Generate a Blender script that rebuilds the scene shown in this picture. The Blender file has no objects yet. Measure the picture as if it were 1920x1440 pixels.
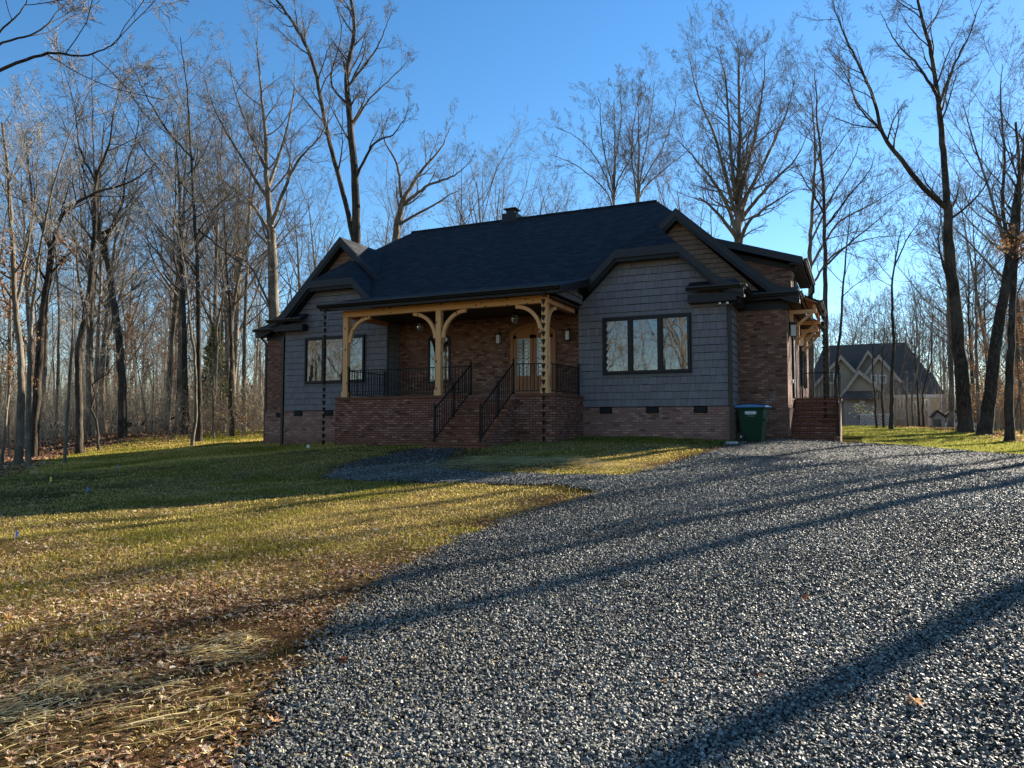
import bpy, math, random
import numpy as np
from mathutils import Vector
PI = math.pi
rad = math.radians
random.seed(7)
RNG = np.random.default_rng(11)
SC = 1.0; SKY = 0.12; SUNS = 19.0
scene = bpy.context.scene
COL = scene.collection

# ------------------------------------------------------------------ camera
YAW = rad(24.9); PITCH = rad(3.27); F = 1400.0
cam_d = bpy.data.cameras.new("camera")
cam = bpy.data.objects.new("camera", cam_d)
COL.objects.link(cam)
cam.location = (0, 0, 0)
cam.rotation_euler = (PI / 2 + PITCH, 0, YAW)
cam_d.sensor_width = 36; cam_d.lens = F / 1920 * 36
cam_d.clip_start = 0.05; cam_d.clip_end = 3000
scene.camera = cam
AX = np.array([-math.sin(YAW), math.cos(YAW)]); RT = np.array([math.cos(YAW), math.sin(YAW)])
cp, sp = math.cos(PITCH), math.sin(PITCH)

def W(px, py, d):
    """survey helper: a direction measured in the photograph (1920 wide) and a ground distance d -> a point of the place"""
    r = (px - 960) / F; u = (720 - py) / F
    t = d / (cp - u * sp)
    xy = AX * d + RT * (t * r)
    return np.array([xy[0], xy[1], t * (sp + u * cp)])

# ------------------------------------------------------------------ terrain (eye level is z = 0)
ctrl = [(0, 0, -1.55), (-3, -6, -1.75), (6, -6, -1.6), (-14, -3, -1.7), (10, 4, -1.35), (-22, 6, -1.75)]
for p in [(960, 1440, 3.45), (100, 1440, 3.5), (1850, 1440, 3.4), (1420, 832, 21.6), (1900, 905, 14.5), (1900, 852, 24), (1575, 827, 22.8),
          (1810, 806, 42), (1895, 826, 31), (1600, 798, 50), (1368, 822, 22.5), (533, 835, 29.8), (500, 832, 32.5), (627, 836, 25.6),
          (1060, 824, 22.6), (855, 838, 21.3), (300, 858, 28), (300, 822, 38), (100, 850, 34), (0, 1000, 10.2), (400, 802, 48), (30, 875, 25),
          (230, 806, 37), (600, 900, 17.5), (900, 905, 14.0), (1300, 850, 18.5), (1700, 801, 52), (0, 830, 40), (1400, 800, 55), (900, 803, 60)]:
    ctrl.append(tuple(W(*p)))
ctrl += [(-60, 40, -0.6), (-45, 60, 0.5), (-70, 20, -1.6), (30, 40, -0.6), (30, 10, -1.2), (20, 75, -0.1), (-25, 80, 0.6), (60, 60, -0.5), (-40, -30, -2.2), (20, -30, -1.8)]
ctrl = np.array(ctrl)
def _rbf(r): return r
_n = len(ctrl)
_K = np.zeros((_n + 3, _n + 3))
_D = np.linalg.norm(ctrl[:, None, :2] - ctrl[None, :, :2], axis=2)
_K[:_n, :_n] = _rbf(_D) - np.eye(_n) * 0.5
_K[:_n, _n] = 1; _K[:_n, _n + 1:] = ctrl[:, :2]
_K[_n, :_n] = 1; _K[_n + 1:, :_n] = ctrl[:, :2].T
_wt = np.linalg.solve(_K, np.concatenate([ctrl[:, 2], np.zeros(3)]))
def GZ(x, y):
    x = np.atleast_1d(np.asarray(x, float)); y = np.atleast_1d(np.asarray(y, float))
    sh = x.shape; x = x.ravel(); y = y.ravel(); out = np.zeros(len(x))
    cx, cy = -8, 25
    for i in range(0, len(x), 20000):
        xs = x[i:i + 20000]; ys = y[i:i + 20000]
        dd = np.hypot(xs - cx, ys - cy); k = np.minimum(1, 85 / np.maximum(dd, 1e-6))
        xc = cx + (xs - cx) * k; yc = cy + (ys - cy) * k
        R = np.hypot(xc[:, None] - ctrl[None, :, 0], yc[:, None] - ctrl[None, :, 1])
        R = np.sqrt(R * R + 0.8)
        out[i:i + 20000] = R @ _wt[:_n] + _wt[_n] + xc * _wt[_n + 1] + yc * _wt[_n + 2]
        out[i:i + 20000] = np.where(dd > 85, out[i:i + 20000] * np.clip(1 - (dd - 85) / 200, 0, 1) , out[i:i + 20000])
    out += 0.025 * np.sin(x * 1.1 + 0.6 * np.sin(y * .7)) * np.cos(y * .9 + 1.3)
    return out.reshape(sh)
def gz(x, y): return float(GZ(x, y)[0])
def G(px, py, d0=2.5, d1=80):
    """where the sight line through a measured direction meets the ground"""
    ds = np.geomspace(d0, d1, 700)
    P = np.array([W(px, py, d) for d in ds])
    h = P[:, 2] - GZ(P[:, 0], P[:, 1])
    k = np.where(h < 0)[0]
    i = k[0] if len(k) else len(ds) - 1
    return P[i]

def vnoise(x, y, s, seed=0):
    """smooth value noise in -1..1"""
    x = np.asarray(x) / s + seed * 17.3; y = np.asarray(y) / s + seed * 9.1
    xi = np.floor(x); yi = np.floor(y); fx = x - xi; fy = y - yi
    def h(a, b):
        v = np.sin(a * 127.1 + b * 311.7 + seed * 3.7) * 43758.5453
        return (v - np.floor(v)) * 2 - 1
    fx = fx * fx * (3 - 2 * fx); fy = fy * fy * (3 - 2 * fy)
    return (h(xi, yi) * (1 - fx) + h(xi + 1, yi) * fx) * (1 - fy) + (h(xi, yi + 1) * (1 - fx) + h(xi + 1, yi + 1) * fx) * fy

def inpoly(x, y, poly):
    x = np.asarray(x); y = np.asarray(y); c = np.zeros(x.shape, bool)
    n = len(poly)
    for i in range(n):
        x0, y0 = poly[i][:2]; x1, y1 = poly[(i + 1) % n][:2]
        if y0 == y1: continue
        m = ((y0 > y) != (y1 > y)) & (x < (x1 - x0) * (y - y0) / (y1 - y0) + x0)
        c ^= m
    return c

# ------------------------------------------------------------------ materials
MATS = {}
class NT:
    def __init__(s, name):
        m = bpy.data.materials.new(name); m.use_nodes = True
        s.m = m; s.t = m.node_tree; s.n = s.t.nodes; s.l = s.t.links
        s.b = s.n["Principled BSDF"]
        MATS[name] = m
    def new(s, typ, **k):
        nd = s.n.new(typ)
        for a, v in k.items():
            if a.startswith('i_'):
                key = a[2:].replace('_', ' ')
                nd.inputs[key].default_value = v
            else: setattr(nd, a, v)
        return nd
    def link(s, a, b): s.l.new(a, b)
    def ramp(s, fac, stops):
        r = s.new('ShaderNodeValToRGB')
        el = r.color_ramp.elements
        while len(el) > 1: el.remove(el[-1])
        el[0].position = stops[0][0]; el[0].color = (*stops[0][1], 1)
        for p, c in stops[1:]:
            e = el.new(p); e.color = (*c, 1)
        s.link(fac, r.inputs[0]); return r.outputs[0]
    def noise(s, scale, vec=None, detail=4, rough=.6, dist=0):
        n = s.new('ShaderNodeTexNoise'); n.inputs['Scale'].default_value = scale
        n.inputs['Detail'].default_value = detail; n.inputs['Roughness'].default_value = rough; n.inputs['Distortion'].default_value = dist
        if vec is not None: s.link(vec, n.inputs['Vector'])
        return n.outputs['Fac']
    def mix(s, fac, a, b, mode='MIX'):
        n = s.new('ShaderNodeMix', data_type='RGBA', blend_type=mode)
        for sock, v in ((n.inputs[0], fac), (n.inputs[6], a), (n.inputs[7], b)):
            if isinstance(v, (int, float)): sock.default_value = v
            elif isinstance(v, tuple): sock.default_value = (*v, 1)
            else: s.link(v, sock)
        return n.outputs[2]
    def math(s, op, a, b=0.0):
        n = s.new('ShaderNodeMath', operation=op)
        for k, v in ((0, a), (1, b)):
            if isinstance(v, (int, float)): n.inputs[k].default_value = v
            else: s.link(v, n.inputs[k])
        return n.outputs[0]
    def pos(s):
        return s.new('ShaderNodeNewGeometry').outputs['Position']
    def bump(s, h, strength=.5, dist=.01):
        b = s.new('ShaderNodeBump'); b.inputs['Strength'].default_value = strength; b.inputs['Distance'].default_value = dist
        s.link(h, b.inputs['Height']); s.link(b.outputs[0], s.b.inputs['Normal'])
    def col(s, c):
        if isinstance(c, tuple): s.b.inputs['Base Color'].default_value = (*c, 1)
        else: s.link(c, s.b.inputs['Base Color'])
    def rough(s, r, spec=.3):
        s.b.inputs['Roughness'].default_value = r
        s.b.inputs['Specular IOR Level'].default_value = spec
    def wallvec(s):
        """(along-wall, height) coordinates for upright or sloping faces aligned with the house"""
        g = s.new('ShaderNodeNewGeometry')
        sx = s.new('ShaderNodeSeparateXYZ'); s.link(g.outputs['Position'], sx.inputs[0])
        sn = s.new('ShaderNodeSeparateXYZ'); s.link(g.outputs['True Normal'], sn.inputs[0])
        ax = s.math('ABSOLUTE', sn.outputs[0]); ay = s.math('ABSOLUTE', sn.outputs[1])
        k = s.math('GREATER_THAN', ax, ay)
        u = s.math('ADD', s.math('MULTIPLY', k, sx.outputs[1]), s.math('MULTIPLY', s.math('SUBTRACT', 1.0, k), sx.outputs[0]))
        az = s.math('GREATER_THAN', s.math('ABSOLUTE', sn.outputs[2]), 0.99)
        v = s.math('ADD', sx.outputs[2], s.math('MULTIPLY', az, sx.outputs[1]))
        c = s.new('ShaderNodeCombineXYZ'); s.link(u, c.inputs[0]); s.link(v, c.inputs[1])
        return c.outputs[0]

def simple(name, c, r=.6, spec=.3, var=.25, scale=6, metal=0):
    n = NT(name); p = n.pos()
    f = n.noise(scale, p, 5)
    n.col(n.mix(f, tuple(x * (1 - var) for x in c), tuple(min(1, x * (1 + var)) for x in c)))
    n.rough(r, spec); n.b.inputs['Metallic'].default_value = metal
    return n.m

def brick(name, c1, c2, mortar, stain=(.10, .06, .045), ms=.006):
    n = NT(name); v = n.wallvec()
    b = n.new('ShaderNodeTexBrick', offset=.5)
    n.link(v, b.inputs['Vector'])
    b.inputs['Scale'].default_value = 1; b.inputs['Brick Width'].default_value = .215; b.inputs['Row Height'].default_value = .075
    b.inputs['Mortar Size'].default_value = ms; b.inputs['Mortar Smooth'].default_value = .2; b.inputs['Bias'].default_value = 0
    b.inputs['Color1'].default_value = (0, 0, 0, 1); b.inputs['Color2'].default_value = (1, 1, 1, 1); b.inputs['Mortar'].default_value = (.5, .5, .5, 1)
    cc = n.ramp(b.outputs['Color'], [(0, tuple(x * .45 for x in c1)), (.04, tuple(x * .5 for x in c1)), (.09, c1), (.6, tuple((a + d) / 2 for a, d in zip(c1, c2))), (.85, c2), (1, tuple(min(1, x * 1.35) for x in c2))])
    p = n.pos()
    cc = n.mix(n.math('MULTIPLY', n.noise(1.3, p, 5, .7), .4), cc, stain)
    cc = n.mix(n.math('MULTIPLY', n.noise(40, p, 3), .35), cc, tuple(x * .6 for x in c1))
    # splashed red clay near the ground, pale efflorescence
    sz = n.new('ShaderNodeSeparateXYZ'); n.link(p, sz.inputs[0])
    lowz = n.math('MULTIPLY', n.math('SUBTRACT', -.25, sz.outputs[2]), n.math('MULTIPLY', n.noise(2.5, p, 4), 2.6)); lowz = n.math('MINIMUM', n.math('MAXIMUM', lowz, 0.0), .6)
    ef = n.math('MULTIPLY', n.math('GREATER_THAN', n.noise(.9, p, 6, .75), .62), .25)
    cc = n.mix(ef, cc, (.34, .31, .29))
    cc = n.mix(b.outputs['Fac'], cc, mortar)
    cc = n.mix(lowz, cc, (.13, .062, .030))
    n.col(cc); n.rough(.9, .2)
    h = n.math('SUBTRACT', n.math('MULTIPLY', n.noise(60, p, 3), .3), b.outputs['Fac'])
    n.bump(h, .8, .012)
    return n.m

def shingles():
    n = NT('asphalt_shingle'); v = n.wallvec()
    b = n.new('ShaderNodeTexBrick', offset=.37); n.link(v, b.inputs['Vector'])
    for k, x in (('Scale', 1), ('Brick Width', .3), ('Row Height', .082), ('Mortar Size', .007), ('Mortar Smooth', .4)): b.inputs[k].default_value = x
    b.inputs['Color1'].default_value = (0, 0, 0, 1); b.inputs['Color2'].default_value = (1, 1, 1, 1); b.inputs['Mortar'].default_value = (0, 0, 0, 1)
    cc = n.ramp(b.outputs['Color'], [(0, (.004, .0045, .006)), (.5, (.012, .013, .016)), (1, (.034, .034, .038))])
    p = n.pos()
    cc = n.mix(n.math('MULTIPLY', n.noise(90, p, 2), .4), cc, (.035, .036, .04))
    cc = n.mix(n.math('MULTIPLY', n.noise(.8, p, 4), .4), cc, (.009, .01, .013))
    n.col(cc); n.rough(.85, .25)
    n.bump(n.math('SUBTRACT', n.math('MULTIPLY', b.outputs['Color'], .5), n.math('MULTIPLY', b.outputs['Fac'], 1.0)), 1.0, .012)
    return n.m

def wood(name, c, c2, axis='X', knots=True):
    n = NT(name)
    tc = n.new('ShaderNodeNewGeometry').outputs['Position']
    mp = n.new('ShaderNodeMapping'); n.link(tc, mp.inputs[0])
    sc = {'X': (.6, 12, 12), 'Z': (12, 12, .6), 'Y': (12, .6, 12)}[axis]
    mp.inputs['Scale'].default_value = sc
    f = n.noise(2.2, mp.outputs[0], 5, .65, .4)
    cc = n.mix(f, c, c2)
    if knots:
        mk = n.new('ShaderNodeMapping'); n.link(tc, mk.inputs[0])
        mk.inputs['Scale'].default_value = {'X': (3.2, 6, 6), 'Z': (6, 6, 3.0), 'Y': (6, 3.2, 6)}[axis]
        vo = n.new('ShaderNodeTexVoronoi'); n.link(mk.outputs[0], vo.inputs['Vector']); vo.inputs['Scale'].default_value = 1
        k = n.math('LESS_THAN', vo.outputs['Distance'], .17)
        cc = n.mix(n.math('MULTIPLY', k, .85), cc, (.05, .022, .01))
    n.col(cc); n.rough(.62, .3); n.bump(f, .3, .004)
    return n.m

def attrmat(name, r=.8, spec=.2, transl=0.0, bumpsc=None):
    n = NT(name)
    a = n.new('ShaderNodeAttribute', attribute_name='Col')
    n.col(a.outputs['Color']); n.rough(r, spec)
    if bumpsc: n.bump(n.noise(bumpsc, n.pos(), 4), .5, .004)
    if transl:
        tr = n.new('ShaderNodeBsdfTranslucent'); n.link(a.outputs['Color'], tr.inputs[0])
        mx = n.new('ShaderNodeMixShader'); mx.inputs[0].default_value = transl
        n.link(n.b.outputs[0], mx.inputs[1]); n.link(tr.outputs[0], mx.inputs[2])
        n.link(mx.outputs[0], n.n['Material Output'].inputs[0])
    return n.m

def bark(name, c1, c2, moss=None):
    n = NT(name); p = n.pos()
    mp = n.new('ShaderNodeMapping'); n.link(p, mp.inputs[0]); mp.inputs['Scale'].default_value = (9, 9, 1.6)
    f = n.noise(2.0, mp.outputs[0], 6, .7, .6)
    cc = n.ramp(f, [(.3, tuple(x * .5 for x in c1)), (.5, c1), (.7, c2)])
    g = n.noise(.7, p, 3)
    rg_ = n.ramp(g, [(.45, (0, 0, 0)), (.7, (1, 1, 1))])
    sep = n.new('ShaderNodeSeparateColor'); n.link(rg_, sep.inputs[0])
    cc = n.mix(n.math('MULTIPLY', sep.outputs[0], .35), cc, moss or tuple(min(1, x * 1.5) for x in c2))
    n.col(cc); n.rough(.9, .15); n.bump(f, 1.0, .06)
    return n.m

brick('foundation_brick', (.33, .155, .115), (.46, .27, .21), (.15, .11, .09), ms=.009)
brick('porch_brick', (.24, .085, .052), (.38, .185, .13), (.045, .028, .022), ms=.010)
brick('wall_brick', (.20, .085, .055), (.36, .19, .13), (.10, .075, .06), (.10, .06, .04), ms=.008)
brick('tread_brick', (.22, .10, .065), (.28, .14, .09), (.16, .11, .09))
shingles()
wood('cedar_x', (.62, .30, .11), (.76, .42, .19), 'X')
wood('cedar_z', (.62, .30, .11), (.76, .42, .19), 'Z')
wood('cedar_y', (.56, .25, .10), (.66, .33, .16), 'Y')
wood('door_wood', (.28, .11, .045), (.38, .17, .075), 'Z', False)
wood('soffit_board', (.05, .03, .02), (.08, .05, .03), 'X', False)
simple('black_trim', (.010, .010, .011), .5, .3)
simple('fascia_paint', (.026, .027, .029), .6, .3, .12)
simple('gutter_metal', (.008, .008, .009), .35, .35)
simple('railing_metal', (.006, .006, .006), .5, .2)
simple('concrete', (.42, .41, .39), .9, .2)
simple('white_plastic', (.75, .75, .73), .5)
simple('lamp_glass', (.55, .52, .46), .25, .6, .08)
simple('dark_bronze', (.015, .011, .009), .5, .3)
simple('handle_metal', (.30, .09, .05), .35, .5, metal=.6)
simple('dark_interior', (.006, .006, .007), .9)
simple('vent_black', (.006, .006, .006), .8, .1)
simple('bin_green', (.002, .030, .015), .5, .15, .12, 9)
simple('bin_blue', (.008, .15, .36), .38, .5, .12, 9)
simple('bin_navy', (.002, .008, .05), .4, .5, .1)
simple('tyre_rubber', (.01, .01, .01), .7)
simple('flag_blue', (.005, .12, .7), .6); simple('flag_yellow', (.8, .6, .02), .6)
simple('neighbour_siding', (.34, .30, .225), .8, .2, .1, 3)
simple('neighbour_trim', (.38, .35, .29), .7)
simple('neighbour_roof', (.11, .085, .065), .9, .2, .3, 3)
simple('neighbour_glass', (.05, .06, .07), .15, .6)
simple('white_paint', (.72, .72, .70), .6)
simple('garage_panel', (.34, .32, .28), .75, .2, .08, 2)
simple('shed_red', (.11, .06, .04), .8)
def shake(name, c):
    n = NT(name)
    a = n.new('ShaderNodeAttribute', attribute_name='Col')
    p = n.pos(); mp = n.new('ShaderNodeMapping'); n.link(p, mp.inputs[0]); mp.inputs['Scale'].default_value = (28, 28, 1.2)
    f = n.noise(3, mp.outputs[0], 4, .7)
    cc = n.mix(1.0, a.outputs['Color'], n.mix(f, tuple(x * .75 for x in c), tuple(x * 1.25 for x in c)), 'MULTIPLY')
    n.col(cc); n.rough(.75, .25); n.bump(f, .5, .004); return n.m
shake('gray_shake', (.168, .156, .158)); shake('brown_shake', (.25, .15, .09))
# window glass: a dark reflective double pane
n = NT('window_glass'); n.col((.012, .014, .016)); n.b.inputs['Roughness'].default_value = .015; n.b.inputs['IOR'].default_value = 2.1; n.b.inputs['Specular IOR Level'].default_value = .5
f = n.noise(1.7, n.pos(), 2); n.bump(f, .05, .02)
n = NT('door_glass'); n.col((.38, .38, .35)); n.b.inputs['Roughness'].default_value = .12; n.b.inputs['IOR'].default_value = 1.8
bark('bark_grey', (.11, .088, .064), (.36, .30, .23)); bark('bark_dark', (.036, .029, .021), (.14, .112, .084)); bark('bark_pale', (.13, .105, .075), (.29, .24, .18))
def twigm(name, c1, c2):
    n = NT(name); n.col(n.mix(n.noise(.5, n.pos(), 2), c1, c2)); n.rough(.8, .2)
twigm('twig_brown', (.24, .185, .12), (.50, .41, .29)); twigm('twig', (.12, .103, .085), (.27, .24, .20)); twigm('twig_pale', (.16, .138, .112), (.34, .30, .25))
attrmat('stone', .62, .35, bumpsc=120); attrmat('blade', .8, .03, .5); attrmat('dead_leaf', .8, .12, .35); attrmat('straw', .55, .3, .3); attrmat('needle', .7, .2, .15)

# terrain material: zones come from the mesh, grain from noise
n = NT('ground'); p = n.pos()
a = n.new('ShaderNodeAttribute', attribute_name='Zone'); sc = n.new('ShaderNodeSeparateColor'); n.link(a.outputs['Color'], sc.inputs[0])
g1 = n.noise(1.2, p, 6, .7); g2 = n.noise(30, p, 5, .7); g3 = n.noise(140, p, 2)
lawn = n.ramp(g2, [(.25, (.04, .028, .010)), (.40, (.12, .092, .026)), (.50, (.23, .17, .055)), (.62, (.32, .225, .08)), (.78, (.13, .08, .034))])
lawn = n.mix(n.math('MULTIPLY', g1, .55), lawn, n.ramp(g3, [(.3, (.05, .038, .012)), (.7, (.28, .20, .075))]))
dirt = n.ramp(g2, [(.25, (.02, .011, .006)), (.45, (.075, .038, .021)), (.6, (.17, .09, .05)), (.8, (.28, .17, .095))])
vo = n.new('ShaderNodeTexVoronoi'); n.link(p, vo.inputs['Vector']); vo.inputs['Scale'].default_value = 11
lit = n.ramp(n.math('MULTIPLY', vo.outputs['Distance'], 1.6), [(0, (.44, .25, .14)), (.35, (.28, .145, .075)), (.7, (.12, .06, .032)), (1, (.03, .018, .012))])
lit = n.mix(n.math('MULTIPLY', g3, .7), lit, (.16, .085, .045))
cc = n.mix(sc.outputs[1], lawn, dirt); cc = n.mix(sc.outputs[0], cc, lit)
green = n.ramp(g2, [(.3, (.02, .026, .006)), (.7, (.09, .10, .02))])
cc = n.mix(n.math('MULTIPLY', sc.outputs[2], .8), cc, green)
n.col(cc); n.rough(1.0, .0); n.bump(n.math('ADD', g2, n.math('MULTIPLY', g3, .5)), 1.0, .05)
# gravel sheet
n = NT('gravel'); p = n.pos()
vo = n.new('ShaderNodeTexVoronoi'); n.link(p, vo.inputs['Vector']); vo.inputs['Scale'].default_value = 52
vc = n.new('ShaderNodeSeparateColor'); n.link(vo.outputs['Color'], vc.inputs[0])
cc = n.ramp(vc.outputs[0], [(0, (.035, .032, .027)), (.35, (.07, .064, .054)), (.7, (.12, .11, .093)), (1, (.19, .175, .15))])
cc = n.mix(n.math('MULTIPLY', n.math('SUBTRACT', 1.0, n.math('MULTIPLY', n.math('SUBTRACT', .55, vo.outputs['Distance']), 1.8)), .7), cc, (.018, .018, .02))
cc = n.mix(n.math('MULTIPLY', n.math('GREATER_THAN', n.noise(.5, p, 5, .7), .55), .35), cc, (.07, .068, .07))
n.col(cc); n.rough(.85, .3); n.bump(n.math('SUBTRACT', 1.0, vo.outputs['Distance']), 1.0, .05)

# ------------------------------------------------------------------ mesh helpers
def tag(o, label=None, cat=None, group=None, kind=None):
    if label: o['label'] = label
    if cat: o['category'] = cat
    if group: o['group'] = group
    if kind: o['kind'] = kind
    return o
def thing(name, label, cat, loc=(0, 0, 0), group=None, rz=0):
    o = bpy.data.objects.new(name, None); COL.objects.link(o); o.location = loc; o.rotation_euler = (0, 0, rz)
    o.empty_display_size = .3
    return tag(o, label, cat, group)
def link(name, me, mat, parent=None):
    o = bpy.data.objects.new(name, me); COL.objects.link(o)
    if mat is not None and not len(me.materials): me.materials.append(MATS[mat] if isinstance(mat, str) else mat)
    if parent is not None: o.parent = parent
    return o
def np_mesh(name, V, Fs, col=None, smooth=False, colname='Col'):
    """V (n,3); Fs (m,k) constant face size; col per vertex (n,3)"""
    me = bpy.data.meshes.new(name)
    V = np.ascontiguousarray(V, np.float32); Fs = np.ascontiguousarray(Fs, np.int32)
    m, k = Fs.shape
    me.vertices.add(len(V)); me.vertices.foreach_set('co', V.ravel())
    me.loops.add(m * k); me.loops.foreach_set('vertex_index', Fs.ravel())
    me.polygons.add(m); me.polygons.foreach_set('loop_start', np.arange(0, m * k, k, dtype=np.int32))
    try: me.polygons.foreach_set('loop_total', np.full(m, k, np.int32))
    except Exception: pass
    me.polygons.foreach_set('use_smooth', np.full(m, smooth, bool))
    if col is not None:
        a = me.color_attributes.new(colname, 'FLOAT_COLOR', 'POINT')
        c4 = np.ones((len(V), 4), np.float32); c4[:, :3] = col; a.data.foreach_set('color', c4.ravel())
    me.update(calc_edges=True)
    return me
class MB:
    def __init__(s): s.v = []; s.f = []; s.c = []
    def poly(s, pts, c=None):
        i = len(s.v); s.v += [tuple(p) for p in pts]; s.f.append(list(range(i, i + len(pts)))); s.c += [c or (1, 1, 1)] * len(pts)
    def box(s, x0, x1, y0, y1, z0, z1, c=None):
        i = len(s.v)
        s.v += [(x0, y0, z0), (x1, y0, z0), (x1, y1, z0), (x0, y1, z0), (x0, y0, z1), (x1, y0, z1), (x1, y1, z1), (x0, y1, z1)]
        s.f += [[i + a for a in q] for q in ((0, 3, 2, 1), (4, 5, 6, 7), (0, 1, 5, 4), (1, 2, 6, 5), (2, 3, 7, 6), (3, 0, 4, 7))]
        s.c += [c or (1, 1, 1)] * 8; return s
    def prism(s, pts, off, c=None):
        """closed solid: polygon pts (3D) swept by vector off"""
        i = len(s.v); n = len(pts)
        s.v += [tuple(p) for p in pts] + [tuple(p[k] + off[k] for k in range(3)) for p in pts]
        a = np.array(pts, float); nn = np.cross(a[1] - a[0], a[2] - a[0])
        fl = np.dot(nn, off) > 0
        A = list(range(i, i + n)); B = list(range(i + n, i + 2 * n))
        s.f.append(A[::-1] if fl else A); s.f.append(B if fl else B[::-1])
        for k in range(n):
            q = [A[k], A[(k + 1) % n], B[(k + 1) % n], B[k]]
            s.f.append(q if fl else q[::-1])
        s.c += [c or (1, 1, 1)] * (2 * n); return s
    def tube(s, pts, r, n=8, cap=True):
        pts = [Vector(p) for p in pts]; k = len(pts)
        rs = r if isinstance(r, (list, tuple)) else [r] * k
        i0 = len(s.v); ref = None
        for j, p in enumerate(pts):
            t = (pts[min(j + 1, k - 1)] - pts[max(j - 1, 0)]).normalized()
            if ref is None: ref = Vector((0, 0, 1)) if abs(t.z) < .9 else Vector((1, 0, 0))
            a = t.cross(ref).normalized(); b = a.cross(t)
            for q in range(n):
                w = 2 * PI * q / n + PI / n
                s.v.append(tuple(p + (a * math.cos(w) + b * math.sin(w)) * rs[j]))
        for j in range(k - 1):
            for q in range(n):
                s.f.append([i0 + j * n + q, i0 + j * n + (q + 1) % n, i0 + (j + 1) * n + (q + 1) % n, i0 + (j + 1) * n + q][::-1])
        if cap:
            s.f.append([i0 + q for q in range(n)]); s.f.append([i0 + (k - 1) * n + q for q in range(n)][::-1])
        s.c += [(1, 1, 1)] * (n * k); return s
    def lathe(s, prof, n=14, c=(0, 0, 0)):
        i0 = len(s.v); k = len(prof)
        for r, z in prof:
            for q in range(n):
                w = 2 * PI * q / n; s.v.append((c[0] + r * math.cos(w), c[1] + r * math.sin(w), c[2] + z))
        for j in range(k - 1):
            for q in range(n): s.f.append([i0 + j * n + q, i0 + j * n + (q + 1) % n, i0 + (j + 1) * n + (q + 1) % n, i0 + (j + 1) * n + q])
        s.c += [(1, 1, 1)] * (n * k); return s
    def xf(s, fn): s.v = [tuple(fn(*p)) for p in s.v]; return s
    def build(s, name, mat, parent=None, bevel=0, color=False, smooth=False, local=None):
        if local is not None: s.v = [(a - local[0], b - local[1], c - local[2]) for a, b, c in s.v]
        me = bpy.data.meshes.new(name); me.from_pydata(s.v, [], s.f)
        if color:
            a = me.color_attributes.new('Col', 'FLOAT_COLOR', 'POINT')
            a.data.foreach_set('color', np.array([(*c, 1) for c in s.c], np.float32).ravel())
        if smooth: me.polygons.foreach_set('use_smooth', [True] * len(me.polygons))
        me.update()
        o = link(name, me, mat, parent)
        if bevel:
            m = o.modifiers.new('bevel', 'BEVEL'); m.width = bevel; m.segments = 2; m.limit_method = 'ANGLE'
        return o
def copy_tree(o, parent=None):
    c = o.copy(); COL.objects.link(c)
    if parent is not None: c.parent = parent
    for ch in list(o.children): copy_tree(ch, c)
    return c
def clip(poly, conv):
    """Sutherland-Hodgman, both 2-D, conv counter-clockwise"""
    out = poly
    for i in range(len(conv)):
        ax, ay = conv[i]; bx, by = conv[(i + 1) % len(conv)]
        inp, out = out, []
        if not inp: return []
        def side(p): return (bx - ax) * (p[1] - ay) - (by - ay) * (p[0] - ax)
        for k in range(len(inp)):
            p, q = inp[k], inp[(k + 1) % len(inp)]
            sp_, sq = side(p), side(q)
            if sp_ >= 0: out.append(p)
            if (sp_ >= 0) != (sq >= 0):
                t = sp_ / (sp_ - sq); out.append((p[0] + (q[0] - p[0]) * t, p[1] + (q[1] - p[1]) * t))
    return out
def shakes(conv, plane, axis, sgn, row=.235, wmin=.14, wmax=.28, tint=.09, seed=0, stagger=.010):
    """shingle siding over a convex wall outline conv (u,z); every shake a thin wedge. axis 'Y': wall faces -Y (sgn -1), u = x ; axis 'X': wall faces sgn*X, u = y"""
    rn = random.Random(seed); mb = MB()
    us = [p[0] for p in conv]; zs = [p[1] for p in conv]
    z = min(zs)
    while z < max(zs):
        u = min(us) - rn.random() * .2
        rowoff = rn.uniform(-.004, .004)
        while u < max(us):
            w = rn.uniform(wmin, wmax); g = .004
            zb = z + rn.uniform(-stagger, stagger * .4)
            rect = [(u + .0025, zb), (u + w - .0025, zb), (u + w - g, z + row - .019), (u + g, z + row - .019)]  # rows stop short; black core in the gap stands in for the shadow line
            pl = clip(rect, conv)
            if len(pl) > 2:
                k = 1 + rn.uniform(-tint, tint); c = (k * rn.uniform(.97, 1.03), k, k * rn.uniform(.97, 1.04))
                th = rn.uniform(.022, .032)
                def P(q, base=False):
                    t = max(0, min(1, (q[1] - zb) / (row + .03)))
                    off = 0 if base else (th * (1 - t) + .004)
                    return (q[0], plane + sgn * off, q[1]) if axis == 'Y' else (plane + sgn * off, q[0], q[1])
                fr = [P(q) for q in pl]; bk = [P(q, True) for q in pl]
                flip = (axis == 'X' and sgn < 0) or (axis == 'Y' and sgn > 0)
                i = len(mb.v); nn = len(pl); mb.v += fr + bk; mb.c += [c] * (2 * nn)
                A = list(range(i, i + nn)); B = list(range(i + nn, i + 2 * nn))
                mb.f.append(A[::-1] if flip else A)
                for q in range(nn):
                    e = [A[q], B[q], B[(q + 1) % nn], A[(q + 1) % nn]]
                    mb.f.append(e[::-1] if flip else e)
            u += w
        z += row
    return mb

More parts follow.
